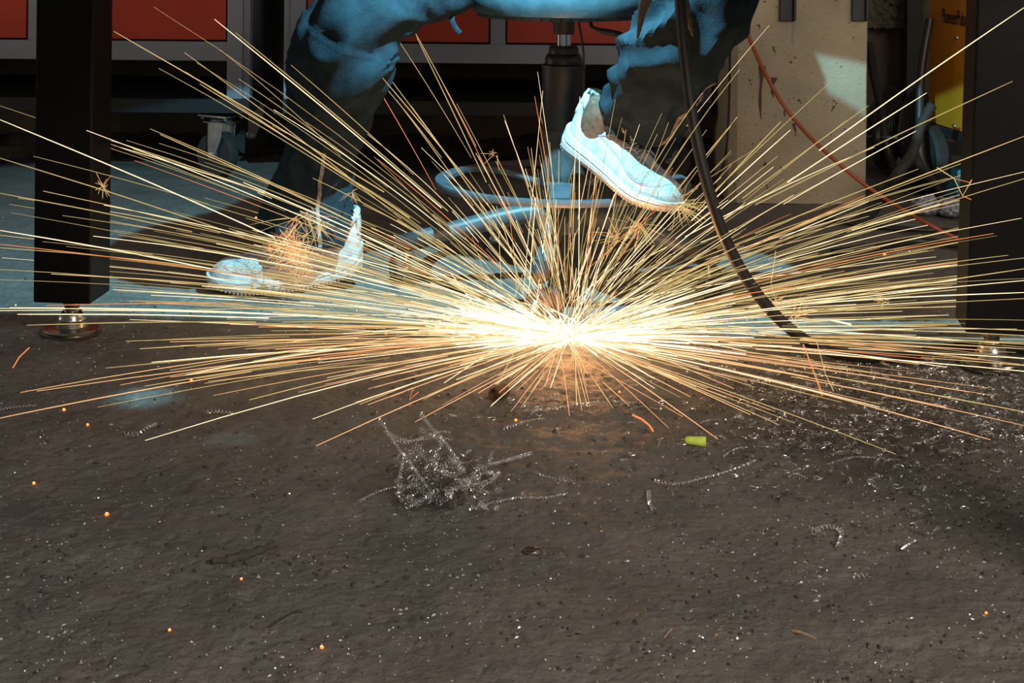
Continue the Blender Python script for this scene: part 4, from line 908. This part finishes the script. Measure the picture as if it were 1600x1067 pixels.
for i, (L_, pts, w_) in enumerate(allS[:300]):
    m = MB(); add_streak(m, pts, w_); mi_ = pickmat(i, pts)
    dirx = pts[-1].x-HIT.x; dz = pts[-1].z
    o = m.build('spark', MATS[mi_], smooth=False)
    cw = ('white', 'yellow', 'dull yellow', 'orange', 'white', 'salmon')[mi_]; tk = 'thick' if w_ > 0.00062 else 'thin'
    if dz < 0.06 and pts[-1].y < HIT.y-0.12: wh = 'skimming low towards the viewer, '+('left of' if dirx < 0 else 'right of')+' the burst'
    elif abs(dirx) <= 0.12: wh = 'shooting steeply up above the burst'
    else:
        sl = dz/abs(dirx); wh = ('climbing steeply ' if sl > 0.7 else 'rising ' if sl > 0.28 else 'flying nearly level ')+('to the left' if dirx < 0 else 'to the right')+' of the burst'
    tag(o, tk+' '+cw+' spark trail '+wh, 'spark', tk+' '+cw+' sparks '+wh)
m = MB()
for i, (L_, pts, w_) in enumerate(allS[300:]): m.cur = pickmat(i, pts); add_streak(m, pts, w_)
# dense white-hot heart
for i in range(800):
    az = rnd.uniform(0, 2*PI); el = abs(rnd.gauss(0.0, 0.16)); r1 = rnd.uniform(0.02, 0.27)*(0.30+0.90*abs(math.cos(az))**1.5)
    pts = streak(HIT+Vector((rnd.gauss(0, 0.006), rnd.gauss(0, 0.006), 0.004)), az, el, r1*rnd.uniform(0, 0.5), r1, 0.08, 5); m.cur = rnd.choices((4, 0, 1, 5), (0.5, 0.25, 0.1, 0.15))[0]; add_streak(m, pts, rnd.uniform(0.0005, 0.0012))
for i in range(330):
    o_ = G(rnd.gauss(828, 32), rnd.gauss(518, 8), 0.004); az = PI+rnd.gauss(0, 0.6); el = abs(rnd.gauss(0.0, 0.25)); r1 = rnd.uniform(0.02, 0.12); pts = streak(o_, az, el, 0, r1, 0.08, 4); m.cur = rnd.choice((4, 0)); add_streak(m, pts, rnd.uniform(0.0006, 0.0013))
o = m.build('spark_burst', MATS, smooth=False); tag(o, 'blinding white-hot heart of the spark burst on the floor with its short sparks', 'sparks', kind='stuff')
# secondary splashes where sparks strike
def splash(c, n, L_, label, bias=(0, 0, 0), orange=0.3, w_=(0.0003, 0.0007), sc=0.08):
    m = MB()
    for i in range(n):
        dv = (Vector((rnd.gauss(0, 1), rnd.gauss(0, 0.6), rnd.gauss(0, 1))).normalized()+Vector(bias)).normalized(); l = L_*rnd.uniform(0.2, 1)
        s0 = c+dv*l*rnd.uniform(0, 0.3)+Vector((rnd.gauss(0, L_*sc), rnd.gauss(0, 0.004), rnd.gauss(0, L_*sc*0.75)))
        m.cur = rnd.choice((3, 5, 5)) if rnd.random() < orange else rnd.choice((1, 2, 2)); pts = [s0+dv*l*t+Vector((0, 0, -0.6*(l*t)**2)) for t in (0, 0.33, 0.66, 1)]
        if min(p.z for p in pts) < 0.002: continue
        m.tube(pts, [rnd.uniform(*w_)]*3+[0.0002], 3)
    o = m.build('spark_splash', MATS, smooth=False); tag(o, label, 'sparks', kind='stuff')
splash(P(474, 336, 3.10), 26, 0.085, 'sparks spraying down off the left trouser hem', (0, -0.3, -0.8), 0.2)
splash(P(452, 388, 3.12), 240, 0.034, 'dense orange ball of sparks on the lacing of the left trainer', (0, -0.4, 0.3), 0.75, (0.0003, 0.0007), 0.42)
splash(P(470, 412, 3.10), 110, 0.034, 'orange sparks crossing over the side of the left trainer', (0, -0.3, 0), 0.75, (0.0003, 0.0006), 0.42)
splash(P(497, 350, 3.10), 22, 0.045, 'small spray of sparks at the right side of the left trouser hem', (0, -0.3, -0.7), 0.2)
splash(P(160, 292, 2.80), 22, 0.022, 'small star of sparks on the side of the left table leg', (0.4, -0.2, 0.3), 0.4)
splash(P(1062, 318, 3.00), 50, 0.055, 'spray of sparks bouncing off beside the toe of the right trainer', (0.7, -0.3, -0.3), 0.2)
splash(P(1000, 352, 3.00), 36, 0.050, 'sparks crossing under the sole of the right trainer', (0, -0.3, -0.5), 0.3)
splash(P(965, 372, 2.98), 34, 0.050, 'arch of sparks over the stool base left of the right trainer toe', (-0.4, -0.3, 0.2), 0.4)
splash(P(1210, 470, 2.78), 16, 0.035, 'small star of sparks beside the hanging black cable', (0, -0.2, 0.4), 0.2)
splash(P(1240, 495, 2.79), 16, 0.05, 'spray of sparks rising right of the hanging black cable', (0.6, -0.2, 0.4), 0.5)
splash(P(1380, 470, 2.80), 12, 0.03, 'small star of sparks midway to the right table leg', (0, -0.2, 0.1), 0.6)
splash(P(550, 300, 3.10), 12, 0.03, 'small spray of sparks on the inner side of the left shin', (0.3, -0.2, -0.7), 0.3)
splash(P(775, 240, 3.15), 8, 0.03, 'small orange fork of sparks left of the stool column', (0, -0.2, -0.5), 0.6)
splash(P(600, 605, 2.62), 18, 0.045, 'spray of sparks low on the floor left below the burst', (-0.5, 0, 0.2), 0.6)
def zig(pxs, Y, label, w_=0.0007, mi='s_yellow'):
    m = MB(); m.tube([P(u, v, Y) for u, v in pxs], w_, 4); o = m.build('bent_spark', M[mi]); tag(o, label, 'spark')
zig([(1464, 262), (1491, 279), (1504, 306), (1518, 282)], 2.64, 'zigzag spark trail bouncing at the corner of the right table leg', 0.0007)
zig([(1491, 279), (1515, 285), (1519, 280)], 2.63, 'thin spark trail branching above the zigzag one at the right leg', 0.0004, 's_orange')
zig([(1504, 306), (1518, 312)], 2.63, 'tiny spark trail below the zigzag one at the right leg', 0.0005, 's_orange')
zig([(1255, 538), (1275, 590), (1293, 642)], 2.55, 'thick orange spark trail falling steeply below the cable', 0.0010, 's_orange')
zig([(1276, 533), (1290, 585), (1303, 612)], 2.55, 'thin spark trail falling right beside the thick orange one', 0.0005)
zig([(1212, 392), (1205, 442)], 2.7, 'short upright spark trail right of the cable', 0.0005)
zig([(20, 575), (30, 558), (46, 543)], 2.4, 'short curved spark trail at the left edge below the left table foot', 0.0008, 's_orange')
zig([(988, 648), (1003, 655), (1014, 664), (1021, 674)], 2.35, 'thick curved orange spark trail left above the lime earplug', 0.0013, 's_orange')
zig([(1298, 500), (1330, 507)], 2.6, 'short thick white spark trail right of the hanging cable', 0.0013, 's_white')
zig([(610, 620), (629, 613), (645, 605), (640, 625), (654, 612)], 2.5, 'kinked orange spark trail on the floor left of the pipe offcut', 0.0006, 's_orange')
# measured long trails
far = [((178, 49), (600, 300), 2.7), ((335, 30), (690, 325), 2.75), ((368, 51), (700, 330), 2.75), ((312, 131), (640, 340), 2.72), ((0, 187), (430, 372), 2.7), ((0, 247), (380, 370), 2.7), ((250, 210), (640, 390), 2.75), ((380, 285), (640, 400), 2.72), ((651, 58), (760, 285), 2.9), ((598, 122), (770, 330), 2.9),
 ((1600, 12), (1280, 235), 2.62), ((1582, 127), (1180, 320), 2.62), ((1600, 213), (1200, 372), 2.62), ((1448, 145), (1230, 285), 2.8), ((1357, 165), (1160, 310), 2.85), ((1220, 190), (1090, 330), 2.9), ((1235, 203), (1080, 345), 2.9), ((1435, 264), (1180, 365), 2.8), ((1600, 420), (1200, 485), 2.62), ((1600, 457), (1250, 475), 2.62), ((165, 575), (600, 540), 2.55), ((218, 545), (560, 528), 2.58), ((237, 566), (540, 545), 2.5), ((325, 596), (620, 566), 2.5), ((288, 586), (500, 560), 2.5), ((27, 491), (420, 497), 2.62), ((42, 508), (400, 503), 2.62), ((80, 428), (400, 450), 2.62), ((0, 360), (330, 420), 2.62), ((0, 302), (300, 362), 2.62), ((1600, 545), (1250, 530), 2.55)]
for i, (a, b, Y) in enumerate(far):
    m = MB(); A_, B_ = P(*a, Y), P(*b, 2.5*0+Y*0.5+HIT.y*0.5); mid = (A_+B_)/2+Vector((0, 0, 0.006*(A_-B_).length))
    m.tube(sp3([B_, mid, A_], 4), [0.0008]*6+[0.0007, 0.0006, 0.0004], 4); o = m.build('spark', M[('s_yellow', 's_white', 's_olive')[i % 3]], smooth=False)
    lf = a[0] < 890; steep = a[1] < 230
    tag(o, ('outermost ' if steep else 'long level ')+'spark trail reaching far '+('up-left' if lf and steep else 'up-right' if steep else 'left' if lf else 'right')+' from the burst', 'spark', 'farthest spark trails, '+('left' if lf else 'right')+(' upper' if steep else ' level'))
